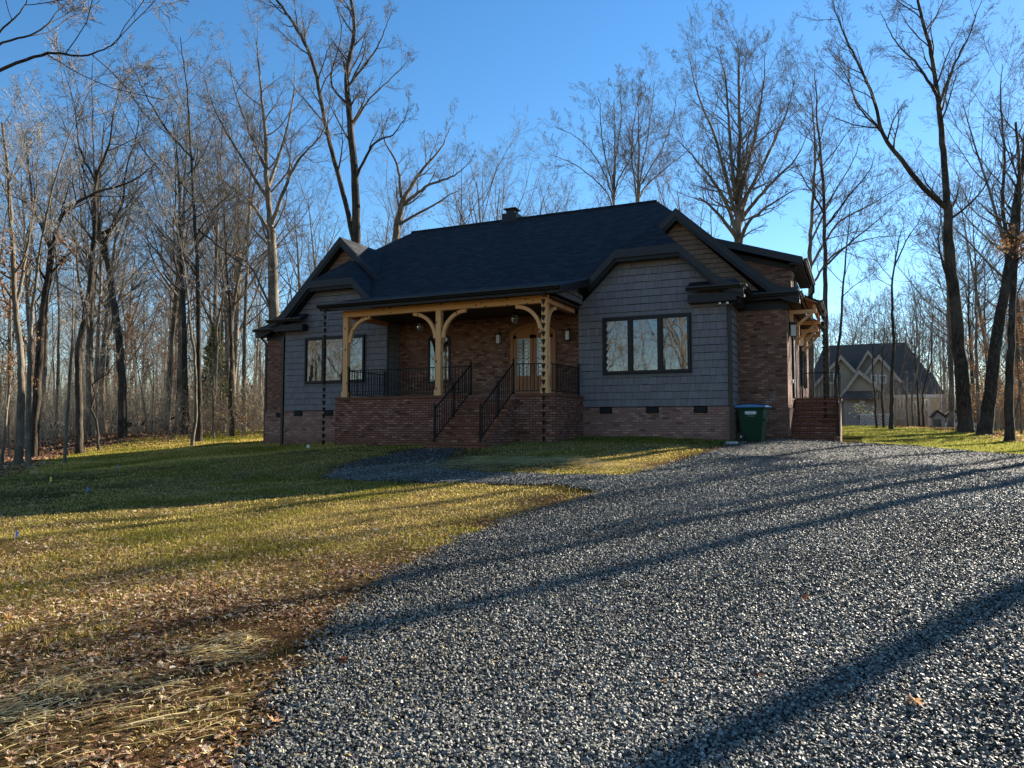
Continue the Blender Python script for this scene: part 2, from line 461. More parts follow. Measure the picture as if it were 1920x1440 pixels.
# ------------------------------------------------------------------ ground
WOODS = [G(-260, 925)[:2], G(-60, 905)[:2], G(60, 868)[:2], G(140, 846)[:2], G(300, 822)[:2], G(470, 800)[:2], (-21, 52), (-8, 56), (3, 53), G(1740, 803)[:2], G(1830, 812)[:2], G(1900, 830)[:2], (17, 26), (20, 10), (24, -60), (400, -60), (400, 400), (-400, 400), (-400, -60), (-40, -60), (-27, 0)]
WOODS = [tuple(p) for p in WOODS]
DRIVE_PX = [(480, 1480), (500, 1400), (545, 1330), (595, 1240), (640, 1155), (720, 1095), (800, 1045), (880, 1005), (960, 975), (1060, 948), (1125, 925), (1060, 911),
            (960, 909), (860, 906), (760, 904), (660, 902), (610, 893), (640, 875), (700, 858), (760, 847), (805, 839), (862, 840), (850, 852), (822, 868), (835, 882), (900, 888), (990, 890), (1080, 893), (1170, 893),
            (1250, 875), (1320, 852), (1372, 832)]
DRIVE = [tuple(G(*p)[:2]) for p in DRIVE_PX]
DRIVE += [(-2.6, 24.7), (-2.0, 24.8), (-.3, 24.9), (.2, 26.5), (4.5, 27.5), (12, 26), (14, 18), (15, 5), (14, -12), (-1.0, -12), (-1.6, 0)]
def drive_mask(x, y, amp=.12):
    a = vnoise(x, y, .45, 3) * amp + vnoise(x, y, .16, 5) * amp * .6
    b = vnoise(x, y, .45, 8) * amp + vnoise(x, y, .16, 6) * amp * .6
    return inpoly(x + a, y + b, DRIVE)
def smoothmask(x, y, poly, w):
    """soft membership by jittered samples"""
    acc = 0
    for k, (dx, dy) in enumerate([(0, 0), (1, 0), (-1, 0), (0, 1), (0, -1), (.7, .7), (-.7, .7), (.7, -.7), (-.7, -.7)]):
        acc = acc + inpoly(x + dx * w + vnoise(x, y, 1.1, 20) * w, y + dy * w + vnoise(x, y, 1.1, 21) * w, poly)
    return acc / 9.0
def spacing(a0, a1, step, far, grow=1.18):
    c = list(np.arange(a0, a1, step)); s = step
    lo, hi = a0, c[-1]
    L = []; s1 = step
    while lo > -far: s1 *= grow; lo -= s1; L.append(lo)
    H = []; s1 = step
    while hi < far: s1 *= grow; hi += s1; H.append(hi)
    return np.array(L[::-1] + c + H)
xs = spacing(-34, 16, .22, 900); ys = spacing(-6, 50, .22, 900)
XX, YY = np.meshgrid(xs, ys)
ZZ = GZ(XX, YY)
# the ground does not rise inside the house
V = np.stack([XX.ravel(), YY.ravel(), ZZ.ravel()], 1)
ny, nx = XX.shape; idx = np.arange(nx * ny).reshape(ny, nx)
Fq = np.stack([idx[:-1, :-1], idx[:-1, 1:], idx[1:, 1:], idx[1:, :-1]], -1).reshape(-1, 4)
x, y = V[:, 0], V[:, 1]
woods = smoothmask(x, y, WOODS, .7)
dirt = np.clip(smoothmask(x, y, DRIVE, .55) * 2.2, 0, 1)
nearleft = np.clip(1.25 - np.hypot(x + 3.2, y - 3.2) / 5.2, 0, 1)
dirt = np.clip(np.maximum(dirt, nearleft * (0.75 + .5 * vnoise(x, y, .8, 2))) + .9 * np.clip(vnoise(x, y, 1.3, 4) * .7 + vnoise(x, y, .4, 14) * .5 - .1, 0, 1), 0, 1) * (y < 30)
greenz = np.clip(vnoise(x, y, 2.3, 6) * .8 + .12, 0, 1)
hg = ((x > -8.3) & (x < -3.2) & (y > 21.2) & (y < 23.4)) * .8 + ((x < -11.5) & (x > -22) & (y > 19.7 - 0 * x) & (y < 23.4)) * .5 + ((x > -1) & (y > 27) & (y < 60)) * .7
greenz = np.clip(greenz + hg, 0, 1)
me = np_mesh('ground', V, Fq, np.stack([woods, dirt, greenz], 1), True, 'Zone')
tag(link('ground', me, 'ground'), kind='structure')
# gravel sheet
gx = np.arange(-17.5, 15, .11); gy = np.arange(-6, 28.2, .11)
X2, Y2 = np.meshgrid(gx, gy); m = drive_mask(X2, Y2, .06)
ii = np.arange(X2.size).reshape(X2.shape)
cell = m[:-1, :-1] & m[1:, :-1] & m[:-1, 1:] & m[1:, 1:]
Fg = np.stack([ii[:-1, :-1], ii[:-1, 1:], ii[1:, 1:], ii[1:, :-1]], -1)[cell]
used, inv = np.unique(Fg.ravel(), return_inverse=True)
ins = (smoothmask(X2.ravel()[used], Y2.ravel()[used], DRIVE, .15) > .95)
Z2 = GZ(X2.ravel()[used], Y2.ravel()[used]) + np.where(ins, .010 + .008 * vnoise(X2.ravel()[used], Y2.ravel()[used], .5, 9), .006)
me = np_mesh('gravel_driveway', np.stack([X2.ravel()[used], Y2.ravel()[used], Z2], 1), inv.reshape(-1, 4), None, True)
tag(link('gravel_driveway', me, 'gravel'), kind='structure')

# ------------------------------------------------------------------ ground scatter
def wedge(n, a0, a1, d0, d1, power=1.0):
    az = RNG.uniform(rad(a0), rad(a1), n); d = d0 + (d1 - d0) * RNG.random(n) ** power
    return np.sin(az) * d, np.cos(az) * d
def rotm(n, tilt=.4, full=False):
    """random rotation matrices: spin about z then tilt"""
    a = RNG.uniform(0, 2 * PI, n); b = RNG.normal(0, tilt, n) if not full else RNG.uniform(0, PI, n); c = RNG.normal(0, tilt, n) if not full else RNG.uniform(0, 2 * PI, n)
    ca, sa, cb, sb, cc_, sc_ = np.cos(a), np.sin(a), np.cos(b), np.sin(b), np.cos(c), np.sin(c)
    Rz = np.zeros((n, 3, 3)); Rz[:, 0, 0] = ca; Rz[:, 0, 1] = -sa; Rz[:, 1, 0] = sa; Rz[:, 1, 1] = ca; Rz[:, 2, 2] = 1
    Rx = np.zeros((n, 3, 3)); Rx[:, 0, 0] = 1; Rx[:, 1, 1] = cb; Rx[:, 1, 2] = -sb; Rx[:, 2, 1] = sb; Rx[:, 2, 2] = cb
    Ry = np.zeros((n, 3, 3)); Ry[:, 1, 1] = 1; Ry[:, 0, 0] = cc_; Ry[:, 0, 2] = sc_; Ry[:, 2, 0] = -sc_; Ry[:, 2, 2] = cc_
    return Rz @ Rx @ Ry
# crushed stones
def stones(name, x, y, size, dz=.0):
    n = len(x)
    cube = np.array([(sx, sy, sz) for sz in (-1, 1) for sy in (-1, 1) for sx in (-1, 1)], float) * .5
    tri = np.array([(0, 2, 3), (0, 3, 1), (4, 5, 7), (4, 7, 6), (0, 1, 5), (0, 5, 4), (2, 6, 7), (2, 7, 3), (0, 4, 6), (0, 6, 2), (1, 3, 7), (1, 7, 5)])
    v = cube[None] * np.ones((n, 1, 1)) * (1 + RNG.uniform(-.45, .3, (n, 8, 3)))
    v *= np.stack([RNG.uniform(.7, 1.35, n), RNG.uniform(.6, 1.0, n), RNG.uniform(.4, .75, n)], 1)[:, None, :]
    v *= size[:, None, None]
    v = np.einsum('nij,nkj->nki', rotm(n, .45), v)
    z = GZ(x, y) + .022 + RNG.uniform(0, .014, n) + dz
    v += np.stack([x, y, z], 1)[:, None, :]
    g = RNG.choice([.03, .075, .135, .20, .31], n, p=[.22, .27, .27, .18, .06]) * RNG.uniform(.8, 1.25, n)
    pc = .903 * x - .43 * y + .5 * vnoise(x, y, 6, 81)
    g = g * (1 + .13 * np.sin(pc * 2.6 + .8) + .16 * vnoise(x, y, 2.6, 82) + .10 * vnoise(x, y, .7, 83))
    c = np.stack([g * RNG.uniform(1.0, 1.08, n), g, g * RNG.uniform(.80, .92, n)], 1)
    fs = (tri[None] + (np.arange(n) * 8)[:, None, None]).reshape(-1, 3)
    o = link(name, np_mesh(name, v.reshape(-1, 3), fs, np.repeat(c, 8, 0)), 'stone')
    tag(o, kind='stuff'); return o
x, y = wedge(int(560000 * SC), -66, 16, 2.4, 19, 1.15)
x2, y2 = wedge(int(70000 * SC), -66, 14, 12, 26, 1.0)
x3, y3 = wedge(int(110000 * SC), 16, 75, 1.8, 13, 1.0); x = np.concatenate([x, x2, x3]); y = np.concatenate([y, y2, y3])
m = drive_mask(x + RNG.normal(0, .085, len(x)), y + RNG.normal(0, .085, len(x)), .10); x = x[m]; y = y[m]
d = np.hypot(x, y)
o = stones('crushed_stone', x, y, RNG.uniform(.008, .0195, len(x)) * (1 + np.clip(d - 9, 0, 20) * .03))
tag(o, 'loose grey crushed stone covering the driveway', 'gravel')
# stray stones on the verge
# grass
def blades(name, x, y, h, w, col, bend=.5):
    n = len(x); a = RNG.uniform(0, 2 * PI, n); ca, sa = np.cos(a), np.sin(a)
    b = RNG.uniform(0, 2 * PI, n); bx, by = np.cos(b) * bend, np.sin(b) * bend
    k = RNG.uniform(.2, 1.6, n)
    z = GZ(x, y)
    def P(t, s):
        return np.stack([x + s * ca * w + bx * h * k * t * t, y + s * sa * w + by * h * k * t * t, z + h * (t - .25 * k * t * t)], 1)
    v = np.stack([P(0, -1), P(0, 1), P(.5, .75), P(.5, -.75), P(1, 0)], 1)
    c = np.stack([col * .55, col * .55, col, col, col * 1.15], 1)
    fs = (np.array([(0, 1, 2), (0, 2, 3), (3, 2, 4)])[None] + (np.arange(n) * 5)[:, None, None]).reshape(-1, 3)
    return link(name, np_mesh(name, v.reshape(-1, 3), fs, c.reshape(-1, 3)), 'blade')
x, y = wedge(int(640000 * SC), -66, 8, 2.4, 27, 1.1)
onlawn = ~drive_mask(x, y, .25) & ~((y > 20.6) & (x > -23.4) & (x < -8.2)) & ~((y > 23.2) & (x > -23.4) & (x < 1)) & ~((y > 18.5) & (x > -11.3) & (x < -9.4))
wd = smoothmask(x, y, WOODS, .6); nl = np.clip(1.2 - np.hypot(x + 3.2, y - 3.2) / 4.8, 0, 1); de = smoothmask(x, y, DRIVE, .6)
patch = vnoise(x, y, .5, 31) * .5 + vnoise(x, y, 1.7, 32) * .5
patch2 = vnoise(x, y, 1.0, 71) * .6 + vnoise(x, y, .33, 72) * .5
pr = np.clip(.50 + patch * .8 + patch2 * .9 * np.clip(1.3 - np.hypot(x, y) / 22, .3, 1) - nl * .72 - de * .8 - wd * 1.2, .03, 1)
m = onlawn & (RNG.random(len(x)) < pr)
x, y, patch = x[m], y[m], patch[m]; n_ = len(x); d = np.hypot(x, y)
tan_ = np.clip(.60 - patch * 1.0 + RNG.normal(0, .3, n_), 0, 1)[:, None]
near_house = ((y > 20.5) & (x > -8.5))[:, None]
tan_ = np.where(near_house, tan_ * .25, tan_)
col = np.array([[.20, .19, .024]]) * (1 - tan_) + np.array([[.78, .58, .20]]) * tan_
col = col * RNG.uniform(.4, 1.7, (n_, 1))
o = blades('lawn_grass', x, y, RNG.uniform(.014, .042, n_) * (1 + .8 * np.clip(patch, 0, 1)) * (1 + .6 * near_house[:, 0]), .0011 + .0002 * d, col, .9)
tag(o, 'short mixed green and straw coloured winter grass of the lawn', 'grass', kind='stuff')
x, y = wedge(int(80000 * SC), -5, 16, 24, 56, 1)
m = ~drive_mask(x, y, .2) & ((x > .1) | ((x > -4) & (y > 36.5))) & (y > 24); x, y = x[m], y[m]; n_ = len(x)
tan_ = RNG.random((n_, 1)) * .6
o = blades('side_lawn_grass', x, y, RNG.uniform(.04, .09, n_), np.full(n_, .012), (np.array([[.17, .20, .03]]) * (1 - tan_) + np.array([[.50, .40, .13]]) * tan_) * RNG.uniform(.7, 1.3, (n_, 1)))
tag(o, 'bright green grass strip beside the house and the neighbouring plot', 'grass', kind='stuff')
x, y = wedge(int(110000 * SC), -68, -36, 25, 46, 1)
m = (smoothmask(x, y, WOODS, .6) < RNG.random(len(x))) & ~((y > 24.8) & (x > -23.4)); x, y = x[m], y[m]; n_ = len(x)
tan_ = np.clip(.6 - vnoise(x, y, 1.4, 61) * .7 + RNG.normal(0, .25, n_), 0, 1)[:, None]
o = blades('far_lawn_grass', x, y, RNG.uniform(.035, .08, n_), np.full(n_, .012), (np.array([[.20, .21, .025]]) * (1 - tan_) + np.array([[.66, .48, .14]]) * tan_) * RNG.uniform(.5, 1.5, (n_, 1)))
tag(o, 'sunlit yellow grass strip between the house and the left wood', 'grass', kind='stuff')
# fallen leaves
OAK = np.array([(0, 0), (.10, .10), (.06, .22), (.26, .30), (.14, .42), (.34, .56), (.16, .64), (.22, .82), (.06, .84), (0, 1.0), (-.06, .84), (-.22, .82), (-.16, .64), (-.34, .56), (-.14, .42), (-.26, .30), (-.06, .22), (-.10, .10)])
def leaves(x, y, size, z, tilt=.35, simple_=False, pal=None):
    n = len(x)
    sh = np.array([(0, 0), (.3, .35), (.22, .75), (0, 1), (-.22, .75), (-.3, .35)]) if simple_ else OAK
    k = len(sh)
    L = np.zeros((n, k + 1, 3)); L[:, :k, 0] = sh[None, :, 0] * RNG.uniform(.8, 1.25, (n, 1)); L[:, :k, 1] = sh[None, :, 1] - .5
    L[:, k] = (0, 0, 0)
    cu = RNG.normal(0, .9, (n, 1)); cv = RNG.normal(.3, .7, (n, 1))
    L[:, :, 2] = cu * L[:, :, 0] ** 2 * 1.6 + cv * L[:, :, 1] ** 2 * .8 + RNG.normal(0, .02, (n, k + 1))
    L *= size[:, None, None]
    L = np.einsum('nij,nkj->nki', rotm(n, tilt), L)
    L += np.stack([x, y, z], 1)[:, None, :]
    tri = np.array([(k, i, (i + 1) % k) for i in range(k)])
    fs = (tri[None] + (np.arange(n) * (k + 1))[:, None, None]).reshape(-1, 3)
    pal = np.array(pal or [(.31, .165, .10), (.46, .29, .18), (.62, .47, .32), (.17, .085, .055), (.74, .61, .44), (.55, .27, .07)])
    c = pal[RNG.choice(len(pal), n, p=None if len(pal) != 6 else [.28, .25, .17, .2, .07, .03])] * RNG.uniform(.7, 1.25, (n, 1))
    return L.reshape(-1, 3), fs, np.repeat(c, k + 1, 0)
x, y = wedge(int(100000), -66, 10, 2.4, 21, 1.1)
nl = np.clip(1.25 - np.hypot(x + 3.4, y - 3.6) / 6.0, 0, 1)
pt = vnoise(x, y, .6, 41) * .5 + vnoise(x, y, 1.9, 42) * .6
xn, yn = wedge(16000, -66, -18, 2.4, 8, 1.1); x = np.concatenate([x, xn]); y = np.concatenate([y, yn])
nl = np.clip(1.25 - np.hypot(x + 3.4, y - 3.6) / 6.0, 0, 1)
pt = vnoise(x, y, .6, 41) * .5 + vnoise(x, y, 1.9, 42) * .6
m = (~drive_mask(x, y, .15) | (RNG.random(len(x)) < .012)) & (RNG.random(len(x)) < np.clip(.10 + nl * .75 + pt * .9, .04, 1)) & (y < 21)
x, y = x[m], y[m]
v1, f1, c1 = leaves(x, y, RNG.uniform(.015, .078, len(x)) * RNG.uniform(.45, 1, len(x)), GZ(x, y) + RNG.uniform(.006, .028, len(x)), .26)
me = np_mesh('fallen_leaves', v1, f1, c1)
tag(link('fallen_leaves', me, 'dead_leaf'), 'brown oak leaves scattered over the lawn edge', 'leaves', kind='stuff')
# woods floor litter
x, y = wedge(90000, -72, -35, 20, 62, .9)
m = (smoothmask(x, y, WOODS, .9) > RNG.random(len(x)) * .9) ; x, y = x[m], y[m]
x2, y2 = wedge(16000, 2, 22, 24, 60, 1); m = smoothmask(x2, y2, WOODS, .9) > RNG.random(len(x2)); x = np.concatenate([x, x2[m]]); y = np.concatenate([y, y2[m]])
v1, f1, c1 = leaves(x, y, RNG.uniform(.08, .17, len(x)), GZ(x, y) + RNG.uniform(.01, .05, len(x)), .5, True, [(.34, .17, .09), (.44, .26, .145), (.23, .105, .06), (.54, .38, .24), (.14, .07, .04)])
tag(link('leaf_litter', np_mesh('leaf_litter', v1, f1, c1), 'dead_leaf'), 'thick red brown leaf litter on the woodland floor', 'leaves', kind='stuff')
# a few single leaves lying on the gravel
for px, py, s, lab in [(1247, 1294, .10, 'orange oak leaf lying alone on the gravel, left of the pair near the shadow band'), (1420, 1283, .10, 'dull red leaf lying flat on the gravel beside the dark tree shadow'),
                  (1715, 1336, .13, 'large pale leaf with orange tip on the sunlit gravel at lower right'), (512, 1376, .10, 'pale tan star shaped leaf at the gravel edge by the straw'),
                  (640, 1252, .14, 'dark reddish leaf on the shaded gravel edge near the straw'), (1510, 1130, .09, 'small brown leaf on the gravel above the dark shadow band')]:
    q = G(px, py); v1, f1, c1 = leaves(np.array([0.]), np.array([0.]), np.array([s]), np.array([0.]), .3, False, [(.15, .06, .035)] if 'dull' in lab or 'dark' in lab else [(.44, .26, .14)])
    o = link('oak_leaf', np_mesh('oak_leaf', v1, f1, c1), 'dead_leaf'); o.location = (q[0], q[1], gz(q[0], q[1]) + .055); tag(o, lab, 'leaf')
# straw
def straw(cx, cy, sx, sy, n, dirang, spread, lmin, lmax, hump=.06):
    x = RNG.normal(cx, sx, n); y = RNG.normal(cy, sy, n)
    a = RNG.normal(dirang, spread, n); L = RNG.uniform(lmin, lmax, n); h = RNG.uniform(.01, .03, n) + hump * np.exp(-((x - cx) / sx) ** 2 - ((y - cy) / sy) ** 2) * RNG.random(n)
    cv = RNG.normal(0, .10, n); tz = RNG.normal(0, .10, n)
    k = 4; pts = []
    for i in range(k):
        t = i / (k - 1) - .5
        aa = a + cv * t
        px_ = x + np.cos(aa) * L * t; py_ = y + np.sin(aa) * L * t
        pz = GZ(px_, py_) + h + tz * L * (t + .5) * .5 + .03 * (0.25 - t * t)
        pts.append(np.stack([px_, py_, pz], 1))
    w = RNG.uniform(.0013, .003, n)
    nrm = np.stack([-np.sin(a), np.cos(a), RNG.uniform(-.5, .5, n)], 1)
    V = np.stack([p + s * nrm * w[:, None] for p in pts for s in (-1, 1)], 1)
    q = np.array([(0, 1, 3, 2), (2, 3, 5, 4), (4, 5, 7, 6)])
    fs = (q[None] + (np.arange(n) * 8)[:, None, None]).reshape(-1, 4)
    pal = np.array([(.74, .54, .20), (.55, .40, .16), (.85, .70, .36), (.32, .23, .11)])
    c = pal[RNG.choice(4, n)] * RNG.uniform(.7, 1.15, (n, 1))
    return V.reshape(-1, 3), fs, np.repeat(c, 8, 0)
parts_ = []
for (px, py, sx, sy, n_, sp_, l0, l1) in [(400, 1235, .20, .07, 170, .5, .05, .2), (110, 1300, .14, .09, 260, 1.2, .04, .15), (450, 1210, .13, .06, 150, .7, .04, .15), (250, 1290, .50, .10, 150, .3, .06, .24), (10, 1350, .20, .08, 220, .5, .06, .22), (230, 1350, .35, .05, 40, .25, .12, .34), (200, 1340, 1.5, .9, 2200, 1.5, .015, .06), (500, 1180, 1.8, 1.0, 2200, 1.5, .015, .055), (60, 1420, .4, .12, 90, .6, .06, .2), (500, 1050, 2.5, 1.5, 2500, 1.5, .015, .05)]:
    q = G(px, py); parts_.append(straw(q[0], q[1], sx, sy, n_, YAW + .55, sp_, l0, l1))
for (px, py, sx, sy, n_) in [(1000, 872, 2.0, .5, 1600), (1060, 868, .6, .35, 800), (905, 868, .9, .5, 900)]:
    q = G(px, py); a_, b_, c_ = straw(q[0], q[1], sx, sy, n_, .2, .8, .12, .45, .16); parts_.append((a_, b_, c_))
off = 0; VV = []; FF = []; CC = []
for a_, b_, c_ in parts_: VV.append(a_); FF.append(b_ + off); CC.append(c_); off += len(a_)
tag(link('loose_straw', np_mesh('loose_straw', np.concatenate(VV), np.concatenate(FF), np.concatenate(CC)), 'straw'), 'loose golden straw mulch strewn over bare soil', 'straw', kind='stuff')

# ------------------------------------------------------------------ the house
HB = (-12.0, 28.0, -0.6)
house = thing('brick_house', 'single storey brick and grey shake house with dark shingle roof and timber front porch', 'house', HB)
def H(mb, name, mat, parent=None, **k): return mb.build(name, mat, parent or house, local=HB, **k)
YA, YB, YD = 23.2, 24.9, 24.0
GX = {'R': (-8.35, -3.53, -5.94), 'L': (-20.8, -15.9, -18.3)}
# brick body
b = MB()
b.box(-20.4, -2.0, YB + .02, 36.0, -1.4, 4.05)
H(b, 'brick_wall', 'wall_brick')
H(MB().box(-23.3, -20.41, YB, 27.6, -1.4, 4.04), 'brick_wall', 'wall_brick')
for s in 'LR':
    x0, x1, xc = GX[s]
    H(MB().box(x0, x1, YA + .04, YB - .01, -1.4, .62), 'foundation_wall', 'foundation_brick')
H(MB().box(-23.34, -20.85, YB - .045, 27.64, -1.4, .60), 'foundation_wall', 'foundation_brick')
H(MB().box(-3.5, -1.96, YB - .045, 36.04, -1.4, .60), 'foundation_wall', 'wall_brick')
H(MB().box(-15.87, -8.38, YD, YB - .02, -1.0, 4.0), 'entry_wall', 'wall_brick')
# dormer on the right side
pr = [(-7.0, 26.6, 4.0), (-1.97, 26.6, 4.0), (-1.97, 26.6, 5.35), (-4.6, 26.6, 6.22), (-7.0, 26.6, 6.22)]
H(MB().prism(pr, (0, 4.2, 0)), 'dormer_wall', 'wall_brick')
# grey shake gables
for s in 'LR':
    x0, x1, xc = GX[s]
    top = 5.25; hw = (x1 - x0) / 2; xm = (x0 + x1) / 2
    zc = 3.95
    conv = [(x0, .64), (x1, .64), (x1, zc), (xm + 1.05, 5.32), (xm - 1.05, 5.32), (x0, zc)]
    core = MB().prism([(u, YA + .05, z) for u, z in conv], (0, YB - YA - .07, 0))
    H(core, 'gable_core', 'black_trim')  # black so the gaps between shake rows read as painted shadow lines
    H(shakes(conv, YA + .045, 'Y', -1, seed=3 if s == 'L' else 5), 'shake_siding', 'gray_shake', color=True)
    # visible return wall (faces +X)
    H(shakes([(YA + .05, .64), (YB - .02, .64), (YB - .02, 4.0), (YA + .05, 4.0)] if s == 'R' else [(YA + .05, 1.0), (YD, 1.0), (YD, 4.0), (YA + .05, 4.0)], x1 + .004, 'X', 1, seed=8), 'shake_siding', 'gray_shake', color=True)
    H(MB().box(x1 - .03, x1 + .028, YA + .005, YA + .045, .6, 4.0), 'corner_trim', 'gray_shake' if 0 else 'fascia_paint')
# brown shake upper gables (behind the clipped ones)
BG = {'R': (-5.36, 7.25), 'L': (-19.14, 7.78)}
for s in 'LR':
    xc, zp = BG[s]; hw = (zp - .35 - 4.2) / 1.0
    conv = [(xc - hw, 4.2), (xc + hw, 4.2), (xc, zp - .35)]
    H(MB().prism([(u, YB - .0, z) for u, z in conv], (0, 1.4, 0)), 'gable_core', 'black_trim')  # black backing paints the shade line under each brown shake row
    H(shakes(conv, YB - .004, 'Y', -1, row=.17, wmin=.1, wmax=.2, seed=12), 'brown_shake_siding', 'brown_shake', color=True)
# ---- roofs
def slab(mb, pts, t=.12): mb.prism(pts, (0, 0, -t))
def roofpart(polys, t=.12, name='roof', mat='asphalt_shingle'):
    mb = MB()
    for p in polys: slab(mb, p, t)
    return H(mb, name, mat)
YR, ZR = 29.5, 9.12
E0 = (20.2, 4.13); E1 = (22.75, 4.78)
RL, RR = -18.9, -7.2
def ZP(y): return E1[1] + (ZR - E1[1]) / (YR - E1[0]) * (y - E1[0])
main = roofpart([
    [(-16.6, E0[0], E0[1]), (-7.85, E0[0], E0[1]), (-7.85, E1[0], E1[1]), (-16.6, E1[0], E1[1])],
    [(-16.36, E1[0], E1[1]), (-7.88, E1[0], E1[1]), (-5.94, 25.65, ZP(25.65)), (-5.36, 26.6, ZP(26.6)), (-5.4, 26.8, ZP(26.8)), (RR, YR, ZR), (RL, YR, ZR), (-19.9, 27.5, ZP(27.5)), (-19.14, 27.4, ZP(27.4)), (-18.3, 25.65, ZP(25.65))],
    [(RL, YR, ZR), (RR, YR, ZR), (-2.6, 36.4, 4.5), (-20.7, 36.4, 4.5)],
    [(RR, YR, ZR), (-5.4, 26.8, ZP(26.8)), (-3.6, 28.6, 5.6), (-2.6, 36.4, 4.5)],
    [(-19.9, 27.5, ZP(27.5)), (RL, YR, ZR), (-20.7, 36.4, 4.5), (-20.8, 28.0, 5.6)]])
H(MB().tube([(RL, YR, ZR + .005), (RR, YR, ZR + .005)], .07, 6), 'ridge_cap', 'asphalt_shingle', main)
def rake_gable(xc, zp, y0, y1, slope, reachL, reachR, zflare, eaveL, eaveR, zeave, name='gable_roof'):
    mb = MB(); res = {}
    for sg, reach, eave in ((-1, reachL, eaveL), (1, reachR, eaveR)):
        pts = [(xc, zp), (xc + sg * reach, zp - slope * reach)]
        if eave is not None:
            # bell-cast flare
            x1, z1 = pts[-1]; xe = xc + sg * eave
            for k in (1, 2, 3, 4):
                t = k / 4; xx = x1 + (xe - x1) * t
                zz = z1 + (zeave - z1) * (1.6 * t - .6 * t * t) if True else 0
                pts.append((xx, zz))
        res[sg] = pts
        for a, c in zip(pts, pts[1:]):
            q = [(a[0], y0, a[1]), (c[0], y0, c[1]), (c[0], y1, c[1]), (a[0], y1, a[1])]
            slab(mb, q, .10)
    o = H(mb, name, 'asphalt_shingle')
    return o, res
def fascia(path, y, depth=.27, th=.035, name='fascia', proud=0, parent=None, mat='fascia_paint'):
    """board following a roof edge (list of x,z) in the plane y"""
    mb = MB(); n = len(path)
    for a, c in zip(path, path[1:]):
        mb.prism([(a[0], y - proud, a[1] + .012), (c[0], y - proud, c[1] + .012), (c[0], y - proud, c[1] - depth), (a[0], y - proud, a[1] - depth)], (0, th, 0))
    return H(mb, name, mat, parent)
# big rear gables
gr, pr_ = rake_gable(BG['R'][0], BG['R'][1], YB - .42, 28.8, .92, 3.4, 2.95, None, None, 3.78, 4.2)
pth = pr_[-1][::-1] + pr_[1][1:]
fascia(pth, YB - .42, .27, proud=.03, parent=gr); fascia([(x, z - .29) for x, z in pth], YB - .42, .10, proud=.0, parent=gr, mat='black_trim')
gl, pl_ = rake_gable(BG['L'][0], BG['L'][1], YB - .42, 28.0, .98, 3.2, 3.4, None, 4.45, None, 4.2)
pth = pl_[-1][::-1] + pl_[1][1:]
fascia(pth, YB - .42, .27, proud=.03, parent=gl); fascia([(x, z - .29) for x, z in pth], YB - .42, .10, proud=.0, parent=gl, mat='black_trim')
# soffits beneath the rear gable rakes
for (xc, zp), pp in ((BG['R'], pr_), (BG['L'], pl_)):
    mb = MB()
    for sg in (-1, 1):
        for a, c in zip(pp[sg], pp[sg][1:]):
            mb.prism([(a[0], YB - .36, a[1] - .36), (c[0], YB - .36, c[1] - .36), (c[0], YB + .02, c[1] - .36), (a[0], YB + .02, a[1] - .36)], (0, 0, .12))
    H(mb, 'soffit', 'black_trim')
# clipped front gables
for s in 'LR':
    xc = GX[s][2] if s == 'R' else -18.3
    zr, yf, ya = 6.65, YA - .4, YA + .85
    zf, hf = 5.63, 1.02
    ye = 26.2
    outer = 1 if s == 'R' else -1
    mb = MB(); edges = {}
    for sg in (-1, 1):
        if sg == outer:
            pts = [(xc + sg * hf, zf), (xc + sg * 2.05, 4.62)]
            for k in (1, 2, 3, 4):
                t = k / 4; pts.append((xc + sg * (2.05 + .88 * t), 4.62 - .42 * (1.5 * t - .5 * t * t)))
        else: pts = [(xc + sg * hf, zf), (xc + sg * 1.95, 4.72), (xc + sg * 2.3, 4.40)]
        edges[sg] = pts
        # upper part includes the hip corner
        p0, p1 = pts[0], pts[1]
        slab(mb, [(xc, ya, zr), (p0[0], yf, p0[1]), (p1[0], yf, p1[1]), (p1[0], ye, p1[1]), (xc, ye, zr)], .10)
        for a, c in zip(pts[1:], pts[2:]): slab(mb, [(a[0], yf, a[1]), (c[0], yf, c[1]), (c[0], ye, c[1]), (a[0], ye, a[1])], .10)
    slab(mb, [(xc - hf, yf, zf), (xc + hf, yf, zf), (xc, ya, zr)], .10)
    rf = H(mb, 'clipped_gable_roof', 'asphalt_shingle')
    path = edges[-1][::-1] + edges[1]
    if s == 'R': path = path[1:]
    else: path = path[:-1]
    fascia(path, yf, .26, proud=.035, parent=rf); fascia([(x, z - .27) for x, z in path], yf + .05, .1, parent=rf, mat='black_trim')
    mb = MB()
    for a, c in zip(path, path[1:]):
        mb.prism([(a[0], yf + .03, a[1] - .33), (c[0], yf + .03, c[1] - .33), (c[0], YA + .06, c[1] - .33), (a[0], YA + .06, a[1] - .33)], (0, 0, .10))
    H(mb, 'soffit', 'black_trim')
    # boxed cornice return at the outer corner
    xw = GX[s][1] if s == 'R' else GX[s][0]
    xi = xw - outer * 1.15; xo = xw + outer * .46
    lo, hi = min(xi, xo), max(xi, xo)
    H(MB().box(min(xi, xw + outer * .30), max(xi, xw + outer * .30), YA - .34, YB, 3.78, 4.03), 'cornice_return', 'black_trim')
    H(MB().prism([(lo, YA - .42, 4.24), (hi, YA - .42, 4.24), (hi - (.25 if s == 'R' else 0), YA + .1, 4.52), (lo + (0 if s == 'R' else .25), YA + .1, 4.52)], (0, 0, -.06)), 'return_roof', 'asphalt_shingle')
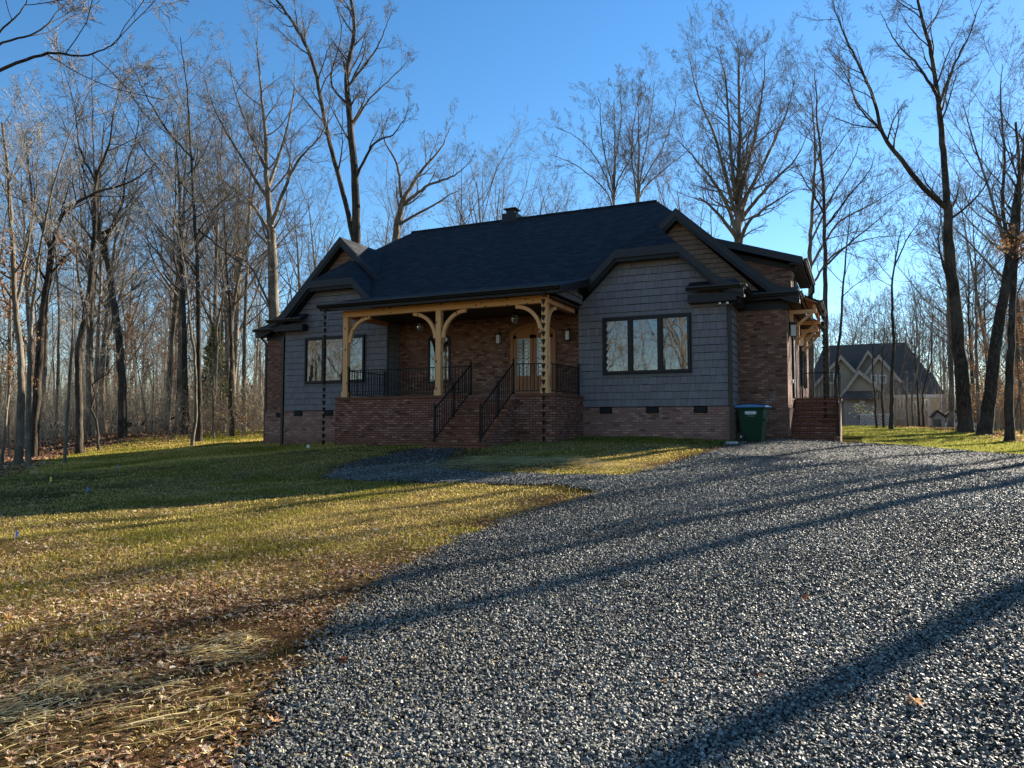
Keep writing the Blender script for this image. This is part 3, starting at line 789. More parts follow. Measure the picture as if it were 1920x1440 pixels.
def gutter(p0, p1, out, name='gutter'):
    """K-style gutter between two points, opening away along out"""
    mb = MB(); o = np.array(out, float); p0 = np.array(p0, float); p1 = np.array(p1, float)
    prof = [(0, 0), (0, -.125), (.075, -.125), (.095, -.07), (.125, -.045), (.125, 0), (.112, 0), (.112, -.02), (.02, -.03)]
    i = 0
    P = [[tuple(q + o * a + np.array((0, 0, c))) for a, c in prof] for q in (p0, p1)]
    mb.prism(P[0], tuple(p1 - p0))
    return H(mb, name, 'gutter_metal')
gutter((-16.68, 20.2, 4.15), (-7.85, 20.2, 4.15), (0, -1, 0))
gutter((-4.7, YA - .42, 4.25), (-3.07, YA - .42, 4.25), (0, -1, 0)); gutter((-3.07, YA - .42, 4.25), (-3.07, YB - .2, 4.25), (1, 0, 0))
gutter((-21.28, YA - .42, 4.25), (-19.6, YA - .42, 4.25), (0, -1, 0)); gutter((-21.28, YA - .5, 4.25), (-21.28, YB - .3, 4.25), (-1, 0, 0))
gutter((-3.2, YB - .43, 4.2), (-1.62, YB - .43, 4.2), (0, -1, 0)); gutter((-1.62, YB - .5, 4.2), (-1.62, 35.5, 4.2), (1, 0, 0))
gutter((-23.62, YB - .43, 4.2), (-21.3, YB - .43, 4.2), (0, -1, 0)); gutter((-23.62, YB - .5, 4.2), (-23.62, 28.0, 4.2), (-1, 0, 0))
# lower skirt eaves of the side wings
for (x0, x1) in ((-3.6, -1.62), (-23.62, -20.6)):
    H(MB().prism([(x0, YB - .42, 4.19), (x1, YB - .42, 4.19), (x1, YB + .1, 4.42), (x0, YB + .1, 4.42)], (0, 0, -.08)), 'skirt_roof', 'asphalt_shingle')
H(MB().box(-3.55, -1.66, YB - .36, 36.0, 4.0, 4.09), 'soffit', 'black_trim'); H(MB().box(-3.5, -1.965, YB - .03, YB + .5, 3.72, 4.0), 'frieze_board', 'black_trim')
H(MB().box(-23.6, -20.7, YB - .36, 28.0, 4.055, 4.09), 'soffit', 'black_trim'); H(MB().box(-23.33, -20.8, YB - .03, YB + .5, 3.72, 4.0), 'frieze_board', 'black_trim')
# porch eave fascia, side rake and ceiling
H(MB().box(-16.6, -7.86, 20.21, 20.25, 3.93, 4.09), 'fascia', 'black_trim')
H(MB().prism([(-7.84, 20.2, 4.14), (-7.84, YA - .1, 4.87), (-7.84, YA - .1, 4.62), (-7.84, 20.2, 3.93)], (.035, 0, 0)), 'rake_board', 'black_trim')
H(MB().prism([(-16.63, 20.2, 4.14), (-16.63, YA - .1, 4.87), (-16.63, YA - .1, 4.62), (-16.63, 20.2, 3.93)], (.035, 0, 0)), 'rake_board', 'black_trim')
H(MB().box(-16.58, -7.88, 20.26, 20.62, 3.98, 4.04), 'soffit', 'black_trim')
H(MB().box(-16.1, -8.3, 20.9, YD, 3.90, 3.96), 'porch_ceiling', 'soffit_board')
H(shakes([(20.9, 4.02), (YA + .03, 4.02), (YA + .03, 4.6), (20.9, 4.1)], -8.22, 'X', 1, row=.2, seed=4), 'shake_siding', 'gray_shake', color=True)
H(MB().prism([(-8.3, 20.85, 4.0), (-8.3, YA + .05, 4.0), (-8.3, YA + .05, 4.66), (-8.3, 20.85, 4.12)], (.07, 0, 0)), 'side_panel', 'black_trim')
# dormer roof
dr = H(MB().prism([(-1.55, 26.1, 5.58), (-4.6, 26.1, 6.58), (-4.6, 31.1, 6.58), (-1.55, 31.1, 5.58)], (0, 0, -.1)), 'dormer_roof', 'asphalt_shingle')
fascia([(-1.55, 5.58), (-4.6, 6.58)], 26.1, .24, proud=.03, parent=dr)
fascia([(-1.8, 5.58 - .20), (-4.5, 6.55 - .26)], 26.55, .16, parent=dr, mat='black_trim')
H(MB().prism([(-1.58, 26.12, 5.38), (-1.97, 26.12, 5.38), (-1.97, 31.0, 5.38), (-1.58, 31.0, 5.38)], (0, 0, .04)), 'soffit', 'fascia_paint', dr)
gutter((-1.53, 26.1, 5.56), (-1.53, 31.1, 5.56), (1, 0, 0))
H(MB().tube([(-1.47, 30.9, 5.45), (-1.47, 30.9, 5.2), (-1.6, 30.9, 5.05), (-1.92, 30.9, 4.9), (-1.94, 30.9, 4.4)], .045, 8), 'downspout', 'gutter_metal')
# chimney on the ridge
ch = H(MB().box(-14.15, -13.45, YR - .1, YR + .6, 8.6, 9.42), 'chimney', 'black_trim')
H(MB().box(-14.0, -13.6, YR + .05, YR + .45, 9.42, 9.62), 'chimney_flue', 'dark_bronze', ch)
H(MB().prism([(-14.1, YR - .05, 9.62), (-13.5, YR - .05, 9.62), (-13.5, YR + .55, 9.62), (-14.1, YR + .55, 9.62)], (0, 0, .05)), 'chimney_cap', 'dark_bronze', ch)
# downspouts
def dspout(x, y, ztop, zbot, pts=None):
    mb = MB()
    if pts: mb.tube(pts, .048, 8)
    mb.box(x - .05, x + .05, y - .04, y + .04, zbot, ztop)
    for z in (zbot + .5, (zbot + ztop) / 2, ztop - .3): mb.box(x - .062, x + .062, y - .047, y + .047, z, z + .03)
    return H(mb, 'downspout', 'gutter_metal')
dspout(-3.47, YA + .0 - .055, 3.55, -.36, [(-3.02, YA - .3, 4.12), (-3.1, YA - .2, 3.95), (-3.4, YA - .08, 3.68), (-3.47, YA - .055, 3.5)])
dspout(-20.93, YA + .05, 3.6, -.75, [(-21.2, YA - .35, 4.12), (-21.2, YA - .25, 3.95), (-20.97, YA + .02, 3.65)])
dspout(-23.4, YB + .05, 3.6, -.8, [(-23.65, YB - .2, 4.1), (-23.62, YB - .1, 3.9), (-23.4, YB + .05, 3.6)])
# foundation vents
def vent(x, z, y, w=.40, h=.2):
    v = H(MB().box(x - w / 2, x + w / 2, y - .02, y + .02, z - h / 2, z + h / 2), 'foundation_vent', 'vent_black')
    mb = MB()
    for k in range(5): mb.box(x - w / 2 + .03, x + w / 2 - .03, y - .03, y - .021, z - h / 2 + .025 + k * .034, z - h / 2 + .04 + k * .034)
    H(mb, 'louvre', 'fascia_paint', v)
for x in (-7.43, -5.9, -4.4): vent(x, .52, YA + .03)
for x in (-20.1, -18.6): vent(x, .52, YA + .03)
vent(-22.5, .50, YB - .055)
# windows -----------------------------------------------------------
def picture_window(x0, x1, z0, z1, y, split):
    w = H(MB().box(x0 - .04, x1 + .04, y - .012, y + .03, z0 - .04, z1 + .04), 'window', 'black_trim')
    fr = MB(); t = .055; yo = y - .075
    fr.box(x0, x1, yo, y - .013, z1 - t, z1); fr.box(x0, x1, yo, y - .013, z0, z0 + t)
    fr.box(x0, x0 + t, yo, y - .013, z0 + t, z1 - t); fr.box(x1 - t, x1, yo, y - .013, z0 + t, z1 - t)
    xs_ = [x0 + t] + split + [x1 - t]
    for s in split: fr.box(s - .055, s + .055, yo + .003, y - .013, z0 + t, z1 - t)
    # inner sash lines
    e = []
    for i in range(len(xs_) - 1):
        a = xs_[i] + (.055 if i else 0); c = xs_[i + 1] - (.055 if i < len(xs_) - 2 else 0); e.append((a, c))
        g = .035; yi = y - .05
        fr.box(a, c, yi, y - .014, z1 - t - g, z1 - t - .001); fr.box(a, c, yi, y - .014, z0 + t + .001, z0 + t + g)
        fr.box(a + .001, a + g, yi, y - .014, z0 + t + g, z1 - t - g); fr.box(c - g, c - .001, yi, y - .014, z0 + t + g, z1 - t - g)
    H(fr, 'frame', 'black_trim', w)
    for i, (a, c) in enumerate(e):
        mb = MB(); tl = (.004, -.003, .002)[i % 3]
        mb.poly([(a + .03, y - .022, z0 + t + .03), (c - .03, y - .022 + tl, z0 + t + .03), (c - .03, y - .022 + tl, z1 - t - .03), (a + .03, y - .022, z1 - t - .03)])
        H(mb, 'pane', 'window_glass', w)
    tr = MB(); T = .022
    tr.box(x0 - .04 - T, x1 + .04 + T, y - .02, y + .03, z1 + .041, z1 + .041 + T); tr.box(x0 - .04 - T, x1 + .04 + T, y - .035, y + .03, z0 - .041 - T * 1.6, z0 - .041)
    tr.box(x0 - .04 - T, x0 - .041, y - .02, y + .03, z0 - .042, z1 + .042); tr.box(x1 + .041, x1 + .04 + T, y - .02, y + .03, z0 - .042, z1 + .042)
    H(tr, 'window_trim', 'gray_trim', w)
simple('gray_trim', (.12, .125, .135), .7)
picture_window(-7.48, -4.68, 1.70, 3.50, YA + .02, [-6.58, -5.62])
picture_window(-19.75, -16.93, 1.70, 3.47, YA + .02, [-18.85, -17.85])
def arch(xc, hw, z0, zs, rise, n=14):
    """outline of a segmental-arched opening, ccw (x,z)"""
    R = (hw * hw + rise * rise) / (2 * rise); cz = zs + rise - R; a = math.asin(hw / R)
    return [(xc - hw, z0), (xc + hw, z0)] + [(xc + R * math.sin(a - 2 * a * k / n), cz + R * math.cos(a - 2 * a * k / n)) for k in range(n + 1)]
def ringprism(outer, inner, y0, y1):
    mb = MB(); n = len(outer)
    for k in range(n):
        a, b_, c, d_ = outer[k], outer[(k + 1) % n], inner[(k + 1) % n], inner[k]
        mb.prism([(a[0], y0, a[1]), (b_[0], y0, b_[1]), (c[0], y0, c[1]), (d_[0], y0, d_[1])], (0, y1 - y0, 0))
    return mb
# arched porch window
aw = H(MB().prism([(x, YD - .01, z) for x, z in arch(-14.12, .47, 1.62, 3.28, .2)], (0, .012, 0)), 'window', 'dark_interior')
H(ringprism(arch(-14.12, .47, 1.62, 3.28, .2), arch(-14.12, .40, 1.69, 3.22, .18), YD - .05, YD - .011), 'frame', 'black_trim', aw)
mb = MB(); mb.poly([(x, YD - .02, z) for x, z in arch(-14.12, .40, 1.69, 3.22, .18)]); H(mb, 'pane', 'window_glass', aw)
H(MB().box(-14.15, -14.09, YD - .045, YD - .021, 1.69, 3.38), 'muntin', 'black_trim', aw)
H(MB().box(-14.62, -13.62, YD - .07, YD, 1.53, 1.615), 'sill', 'tread_brick', aw)
def archbricks(xc, hw, zs, rise, n, y):
    mb = MB(); R = (hw * hw + rise * rise) / (2 * rise); cz = zs + rise - R; a = math.asin(hw / R)
    for k in range(n):
        t0 = a - 2 * a * (k + .06) / n; t1 = a - 2 * a * (k + .94) / n
        q = [(xc + r * math.sin(t), y, cz + r * math.cos(t)) for r, t in ((R + .01, t0), (R + .2, t0), (R + .2, t1), (R + .01, t1))]
        mb.prism(q, (0, .03, 0))
    return mb
simple('arch_brick', (.2, .10, .075), .9, .2, .35, 9)
H(archbricks(-14.12, .48, 3.29, .2, 13, YD - .022), 'brick_arch', 'arch_brick')
H(archbricks(-10.3, .88, 3.34, .30, 22, YD - .022), 'brick_arch', 'arch_brick')
# double entrance door
dx = -10.3
door = H(MB().prism([(x, YD - .015, z) for x, z in arch(dx, .86, 1.0, 3.32, .3)], (0, .016, 0)), 'door', 'door_wood')
H(ringprism(arch(dx, .86, .999, 3.32, .3), arch(dx, .76, 1.001, 3.26, .27), YD - .10, YD - .016), 'door_frame', 'door_wood', door)
for sg in (-1, 1):
    # stiles and rails with an arched light
    o0, o1 = (dx + .012, dx + .755) if sg > 0 else (dx - .755, dx - .012)
    c = (o0 + o1) / 2
    fr = MB(); y0, y1 = YD - .07, YD - .017
    fr.box(o0, o0 + .11, y0, y1, 1.02, 3.22); fr.box(o1 - .11, o1, y0, y1, 1.02, 3.22)
    fr.box(o0 + .11, o1 - .11, y0, y1, 1.02, 1.2); fr.box(o0 + .11, o1 - .11, y0 + .015, y1, 1.2, 1.62); fr.box(o0 + .11, o1 - .11, y0, y1, 1.62, 1.78)
    zt = 3.30 if sg > 0 else 3.30
    top = [(o0, 3.22), (o1, 3.22)]
    xin = dx
    def zt_(x): return 3.26 + .27 - ((x - dx) / .76) ** 2 * .27
    pts = [(o0, y0, 3.1), (o1, y0, 3.1)] + [(o1 + (o0 - o1) * k / 6, y0, zt_(o1 + (o0 - o1) * k / 6)) for k in range(7)]
    fr.prism(pts, (0, y1 - y0, 0))
    lf = H(fr, 'door_leaf', 'door_wood', door)
    g0, g1 = o0 + .11, o1 - .11
    H(MB().box(g0, g1, YD - .035, YD - .018, 1.78, 3.1), 'glass', 'door_glass', door)
    iron = MB()
    yy = YD - .05
    iron.tube([(c, yy, 1.78), (c, yy, 3.1)], .009, 5); iron.tube([(g0, yy, 2.4), (g1, yy, 2.4)], .009, 5)
    rn = random.Random(3 + sg)
    for k in range(9):
        z = 1.86 + k * .14
        for s2 in (-1, 1):
            iron.tube([(c + s2 * (.02 + .10 * (1 - math.cos(t)) / 2 * 2), yy, z + .07 * math.sin(t)) for t in np.linspace(0, 2.2 * PI, 12)], .006, 4)
    H(iron, 'ironwork', 'dark_bronze', door)
    H(MB().tube([(dx + sg * .06, YD - .13, 1.85), (dx + sg * .05, YD - .15, 1.98), (dx + sg * .06, YD - .15, 2.08), (dx + sg * .06, YD - .08, 2.16)], .016, 8), 'handle', 'handle_metal', door)
H(MB().box(dx - .9, dx + .9, YD - .18, YD - .02, 1.0, 1.04), 'threshold', 'tread_brick', door)
H(MB().box(-11.42, -11.37, YD - .03, YD - .001, 2.48, 2.62), 'doorbell', 'dark_bronze')
# porch platform -----------------------------------------------------
PX0, PX1, PY = -16.3, -8.2, 20.7
plat = H(MB().box(PX0, PX1, PY, YA + .02, -1.3, .92), 'porch_platform', 'porch_brick')
H(MB().box(PX0 + .45, PX1 - .2, YA + .02, YD, -1.3, .985), 'porch_floor', 'tread_brick')
cap = MB()
x = PX0 - .03
while x < PX1 + .02:
    if not (-11.2 < x < -9.5): cap.box(x, min(x + .062, PX1 + .03), PY - .03, PY + .17, .921, 1.0)
    x += .07
y = PY + .175
while y < YA - .05:
    cap.box(PX1 - .17, PX1 + .03, y, y + .062, .921, 1.0); cap.box(PX0 - .03, PX0 + .17, y, y + .062, .921, 1.0); y += .07
simple('arch_brick_red', (.17, .070, .040), .9, .2, .35, 9)
H(cap, 'brick_coping', 'arch_brick_red', plat)
H(MB().box(PX0 + .17, PX1 - .17, PY + .0, YA + .02, .921, .99), 'porch_floor', 'tread_brick', plat)
# front steps
NS = 9; rise = 1.62 / NS; run = .28; SX0, SX1 = -11.2, -9.5
st = H(MB().box(SX0 + .02, SX1 - .02, PY - .02 - run * (NS - 1) + .02, PY, -1.3, -.62 + rise * .5), 'front_steps', 'porch_brick')
for k in range(NS - 1):
    z = -.62 + rise * (k + 1); y0 = PY - run * (NS - 1 - k)
    wx = .12 if k == 0 else 0
    H(MB().box(SX0 + .02 - wx, SX1 - .02 + wx, y0 + .02, PY - .005, z - rise - (.6 if k == 0 else 0), z - .004), 'riser', 'porch_brick', st)
    mb = MB(); x = SX0 - wx
    while x < SX1 + wx: mb.box(x, x + .064, y0 - .015, y0 + run + .02, z - .069, z); x += .072
    H(mb, 'tread', 'arch_brick_red', st)
# sloped brick cheek beside the steps (right)
# posts, beams, braces -------------------------------------------------
def post(x, y):
    o = H(MB().box(x - .095, x + .095, y - .095, y + .095, 1.16, 3.78), 'porch_post', 'cedar_z', bevel=.008)
    H(MB().box(x - .125, x + .125, y - .125, y + .125, 1.0, 1.20), 'post_base', 'cedar_z', o, bevel=.006)
PYP = PY + .2
for x in (-16.0, -12.3, -8.58): post(x, PYP)
H(MB().box(-16.12, -8.46, PYP - .10, PYP + .10, 3.76, 4.0), 'porch_beam', 'cedar_x', bevel=.008)
H(MB().box(-8.70, -8.48, PYP + .102, YA + .03, 3.76, 3.98), 'side_beam', 'cedar_y', bevel=.008)
H(MB().box(-16.10, -15.88, PYP + .102, YA + .03, 3.76, 3.98), 'side_beam', 'cedar_y', bevel=.008)
def brace(x, y, sg, axis='x', R=.78):
    mb = MB(); n = 12; t = .11; w = .055
    c = []
    for k in range(n + 1):
        a = (PI / 2) * k / n
        for r in (R, R - t): c.append((r, a))
    pts = []
    outer = [(R * (1 - math.cos(PI / 2 * k / n)), R * math.sin(PI / 2 * k / n)) for k in range(n + 1)]
    # quarter ring from the post (low) up to the beam
    o2 = [(.0 + (R + t) - (R + t) * math.cos(PI / 2 * k / n), (R + t) * math.sin(PI / 2 * k / n)) for k in range(n + 1)]
    i2 = [((R + t) - R * math.cos(PI / 2 * k / n), R * math.sin(PI / 2 * k / n)) for k in range(n + 1)]
    for k in range(n):
        q = [o2[k], o2[k + 1], i2[k + 1], i2[k]]
        if axis == 'x': mb.prism([(x + sg * (.094 + a), y - w, 3.762 - (R + t) + c_) for a, c_ in q], (0, 2 * w, 0))
        else: mb.prism([(x - w, y + sg * (.094 + a), 3.762 - (R + t) + c_) for a, c_ in q], (2 * w, 0, 0))
    return H(mb, 'curved_brace', 'cedar_z')
brace(-16.0, PYP, 1); brace(-12.3, PYP, -1); brace(-12.3, PYP, 1); brace(-8.58, PYP, -1)
brace(-8.58, PYP, 1, 'y', .6); brace(-16.0, PYP, 1, 'y', .6)
# railings ------------------------------------------------------------
_bal = {}
def railing(p0, p1, z0, z1, h=.92, posts=(True, True), pitch=.115, extra=None, ext=.18):
    """level or sloping metal railing between plan points; z0/z1 floor levels at the two ends"""
    p0 = np.array(p0, float); p1 = np.array(p1, float); L = np.linalg.norm(p1 - p0)
    top = MB(); a = (p0[0], p0[1], z0 + h); c = (p1[0], p1[1], z1 + h)
    top.tube([a, c], .022, 4); r = H(top, 'railing', 'railing_metal')
    H(MB().tube([(p0[0], p0[1], z0 + .09), (p1[0], p1[1], z1 + .09)], .017, 4), 'bottom_rail', 'railing_metal', r)
    for f, on in ((0, posts[0]), (1, posts[1])) if extra is None else ((0, posts[0]), (1, posts[1]), (extra, True)):
        if on:
            q = p0 + (p1 - p0) * f; z = z0 + (z1 - z0) * f
            mb = MB().box(q[0] - .027, q[0] + .027, q[1] - .027, q[1] + .027, z + .004, z + h + .1)
            mb.box(q[0] - .06, q[0] + .06, q[1] - .06, q[1] + .06, z + .001, z + .018)
            mb.lathe([(.0, z + h + .15), (.03, z + h + .13), (.034, z + h + .1)], 8, (q[0], q[1], 0))
            H(mb, 'rail_post', 'railing_metal', r)
    n = max(1, int(L / pitch)); hh = h - .1
    key = round((z1 - z0) / L, 2), hh
    if key not in _bal:
        me = bpy.data.meshes.new('baluster'); m_ = MB().box(-.009, .009, -.009, .009, 0, hh); me.from_pydata(m_.v, [], m_.f); me.materials.append(MATS['railing_metal']); _bal[key] = me
    for k in range(1, n):
        f = k / n; q = p0 + (p1 - p0) * f; z = z0 + (z1 - z0) * f
        o = bpy.data.objects.new('baluster', _bal[key]); COL.objects.link(o); o.parent = r
        o.location = (q[0] - HB[0], q[1] - HB[1], z + .095 - HB[2])
    return r
railing((-15.88, PYP), (-12.42, PYP), 1.0, 1.0, posts=(True, False))
railing((-12.18, PYP), (-11.1, PYP), 1.0, 1.0, posts=(False, False))
railing((-9.52, PYP - .12), (-8.7, PYP), 1.0, 1.0, posts=(False, False))
railing((-15.95, PYP + .15), (-15.95, YA - .08), 1.0, 1.0, posts=(False, True))
railing((-8.45, PYP + .1), (-8.32, YA - .08), 1.0, 1.0, posts=(False, True))
zlow = -.62 + rise; ylow = PY - run * (NS - 1) + .12
for x in (-11.08, -9.60): railing((x, ylow), (x, PY + .08), zlow, 1.0, extra=.5, h=.95, pitch=.13)
# coach lamps ----------------------------------------------------------
def wall_lantern(x, y, z, face='Y', lab='', grp=None, s=1.0):
    t = thing('wall_lantern', lab, 'lantern', (x, y, z), grp, 0 if face == 'Y' else PI / 2)
    B = lambda mb, nm, mt: mb.build(nm, mt, t)
    B(MB().box(-.055, .055, -.02, 0, -.02, .34), 'back_plate', 'dark_bronze')
    B(MB().box(-.02, .02, -.14, -.021, .25, .28), 'arm', 'dark_bronze')
    B(MB().box(-.095, .095, -.22, -.035, .19, .215).prism([(-.095, -.22, .216), (.095, -.22, .216), (.095, -.035, .216), (-.095, -.035, .216)], (0, 0, .03)), 'cap', 'dark_bronze')
    B(MB().box(-.078, .078, -.205, -.05, -.145, .189), 'glass', 'lamp_glass')
    fr = MB()
    for sx in (-.085, .085):
        for yy in (-.212, -.043): fr.box(sx - .008, sx + .008, yy - .008, yy + .008, -.15, .19)
    fr.box(-.095, .095, -.22, -.035, -.17, -.146)
    B(fr, 'cage', 'dark_bronze'); t.scale = (s, s, s); return t
wall_lantern(-11.62, YD - .002, 3.1, 'Y', 'bronze box lantern on the porch brick left of the arched front door', s=.88)
wall_lantern(-8.98, YD - .002, 3.1, 'Y', 'bronze box lantern on the porch brick right of the front door near the grey wall', s=.88)
wall_lantern(-1.998, 25.8, 3.1, 'X', 'white glass lantern on the sunlit side wall, nearer of the two under the side awnings', s=1.1)
wall_lantern(-1.998, 29.6, 3.15, 'X', 'white glass lantern on the side wall beyond the nearer awning, the farther of two', s=1.1)
def pendant(x, y, z, lab):
    t = thing('pendant_lantern', lab, 'lantern', (x, y, z)); B = lambda mb, nm, mt, **k: mb.build(nm, mt, t, **k)
    B(MB().tube([(0, 0, .2), (0, 0, 3.9 - z)], .009, 6), 'rod', 'dark_bronze')
    B(MB().lathe([(.0, .23), (.05, .21), (.07, .17), (.13, .14), (.13, .12), (0, .12)], 16), 'cap', 'dark_bronze', smooth=True)
    B(MB().lathe([(.115, .118), (.125, .05), (.12, -.04), (.09, -.12), (.05, -.17), (.0, -.19)], 16), 'glass', 'lantern_glass', smooth=True)
    fr = MB()
    for k in range(4):
        a = PI / 4 + k * PI / 2
        fr.tube([(r * math.cos(a), r * math.sin(a), zz) for r, zz in ((.12, .12), (.132, .05), (.127, -.04), (.097, -.125), (.055, -.177), (.0, -.20))], .006, 4)
    B(fr, 'cage', 'dark_bronze'); B(MB().lathe([(.0, .08), (.02, .06), (.022, .02), (0, -.02)], 8), 'bulb', 'lamp_glass')
n = NT('lantern_glass'); n.col((.25, .24, .22)); n.b.inputs['Roughness'].default_value = .08; n.b.inputs['Transmission Weight'].default_value = .6
pendant(-13.9, 22.3, 3.48, 'glass pendant lantern hanging from the porch ceiling left of the middle timber post')
pendant(-10.25, 22.3, 3.55, 'glass pendant lantern hanging from the porch ceiling in front of the arched door')
# rain chains -----------------------------------------------------------
def rain_chain(x, y, zt, zb, pitch, lab, s=1.0):
    t = thing('rain_chain', lab, 'rain chain', (x, y, zb))
    MB().tube([(0, 0, zt - zb), (0, 0, 0)], .006, 5).build('chain', 'dark_bronze', t)
    cup = MB(); sg = []
    cup.lathe([(.052, .06), (.056, .06), (.050, .045), (.022, -.05), (.0, -.055)], 10)
    me = None; z = zt - zb - .12
    while z > .02:
        if me is None: o = cup.build('cup', 'dark_bronze', t); me = o
        else: o = me.copy(); COL.objects.link(o); o.parent = t
        o.location = (0, 0, z); o.scale = (s, s, s); z -= pitch
rain_chain(-16.33, 20.13, 4.02, gz(-16.33, 20.13) + .02, .222, 'black cup rain chain at the left end of the porch gutter', 1.25)
rain_chain(-8.33, 20.13, 4.02, gz(-8.33, 20.13) + .02, .237, 'black cup rain chain in front of the right porch post', 1.25)
rain_chain(-.98, 26.2, 3.85, gz(-1, 26.2) + .4, .2, 'short black cup rain chain hanging off the side awning gutter', 1.1)
# side entrance ------------------------------------------------------------
def side_awning(y0, y1, name='side_awning', xo=-1.12):
    aw = H(MB().prism([(-1.985, y0, 4.42), (xo, y0, 4.0), (xo, y1, 4.0), (-1.985, y1, 4.42)], (0, 0, .07)), name, 'asphalt_shingle')
    H(MB().prism([(-1.985, y0 + .02, 4.38), (xo + .03, y0 + .02, 3.95), (xo + .03, y1 - .02, 3.95), (-1.985, y1 - .02, 4.38)], (0, 0, .04)), 'awning_ceiling', 'cedar_y', aw)
    H(MB().box(xo + .001, xo + .03, y0, y1, 3.9, 4.07), 'awning_fascia', 'black_trim', aw)
    for y in (y0 + .15, y1 - .27):
        H(MB().box(-1.985, xo - .05, y, y + .12, 3.68, 3.80), 'bracket_beam', 'cedar_x', aw); 
        H(MB().prism([(-1.985, y + .02, 3.05), (-1.985, y + .02, 3.17), (xo - .25, y + .02, 3.679), (xo - .13, y + .02, 3.679)], (0, .08, 0)), 'bracket_brace', 'cedar_x', aw)
        H(MB().box(-1.99, -1.88, y, y + .12, 2.95, 3.679), 'bracket_post', 'cedar_z', aw)
    H(MB().box(xo - .15, xo - .05, y0 + .1, y1 - .1, 3.801, 3.93), 'awning_purlin', 'cedar_y', aw)
    gutter((xo + .032, y0, 4.08), (xo + .032, y1, 4.08), (1, 0, 0)); return aw
side_awning(25.7, 29.0); side_awning(31.0, 33.2, xo=-1.3)
def side_door(y0, y1, z0, z1, name, mat):
    d = H(MB().box(-2.0, -1.985, y0, y1, z0, z1), name, 'dark_interior')
    H(MB().box(-1.984, -1.955, y0 + .06, y1 - .06, z0, z1 - .06), 'leaf' if name == 'side_door' else 'pane', mat, d)
    fr = MB(); fr.box(-1.984, -1.93, y0, y0 + .058, z0, z1); fr.box(-1.984, -1.93, y1 - .058, y1, z0, z1); fr.box(-1.984, -1.93, y0 + .06, y1 - .06, z1 - .058, z1)
    H(fr, 'frame', 'black_trim', d)
side_door(26.7, 27.7, 1.0, 3.1, 'side_door', 'dark_interior'); side_door(30.6, 31.5, 1.6, 3.2, 'window', 'window_glass'); side_door(32.4, 33.6, 1.6, 3.2, 'window', 'window_glass')
# dormer side window
H(MB().box(-1.965, -1.94, 27.0, 27.9, 4.55, 5.3), 'window', 'neighbour_trim')
H(MB().box(-1.939, -1.93, 27.1, 27.8, 4.63, 5.22), 'pane', 'window_glass')
# side landing and steps
LX0, LX1 = -1.955, -.52
ld = H(MB().box(LX0, LX1 - .06, 27.2, 29.0, -1.0, .90), 'side_landing', 'porch_brick')
H(MB().box(LX0, LX1, 27.19, 29.05, .901, .97), 'landing_floor', 'arch_brick_red', ld)
n8 = 8; r8 = (0.97 + .42) / n8
ss = H(MB().box(LX1 - .2, LX1 - .01, 24.95, 27.18, -1.0, -.3), 'side_steps', 'porch_brick')
for k in range(n8 - 1):
    z = -.42 + r8 * (k + 1); y0 = 27.2 - .29 * (n8 - 1 - k)
    H(MB().box(LX0, LX1 - .088, y0 + .02, 27.189, z - r8 - (.6 if k == 0 else 0), z - .004), 'riser', 'porch_brick', ss)
    mb = MB(); x = LX0
    while x < LX1 - .02 - .064: mb.box(x, x + .064, y0 - .015, y0 + .31, z - .069, z); x += .072
    H(mb, 'tread', 'arch_brick_red', ss)
H(MB().prism([(LX1 - .085, 25.15, -1.0), (LX1 - .085, 27.19, -1.0), (LX1 - .085, 27.19, .9), (LX1 - .085, 27.0, .9), (LX1 - .085, 25.15, -.28)], (.08, 0, 0)), 'cheek_wall', 'wall_brick', ss)
railing((LX0 + .12, 28.9), (LX1 - .06, 28.9), .97, .97, h=.96)
railing((LX1 - .06, 28.8), (LX1 - .06, 27.15), .97, .97, h=.96, posts=(False, True))
railing((LX1 - .06, 25.2), (LX1 - .06, 27.1), -.28, .97, h=.92, posts=(True, False), pitch=.2)
H(MB().lathe([(0, .06), (.07, .05), (.075, 0), (0, 0)], 10, (0, 0, 0)).xf(lambda a, b_, c: (-1.985 + c, 26.3 + a, 1.5 + b_)), 'tap_cover', 'white_plastic')
for x in (-3.72, -3.5):
    H(MB().lathe([(0, .0), (.03, .0), (.045, -.05), (0, -.055)], 10, (x, YA - .3, 3.74)), 'floodlight', 'white_plastic')
# recessed soffit lights
for x in (-6.4, -5.5): H(MB().lathe([(0, 0), (.06, 0), (.06, .01)], 10, (x, YA - .2, 5.29)), 'soffit_light', 'white_plastic')
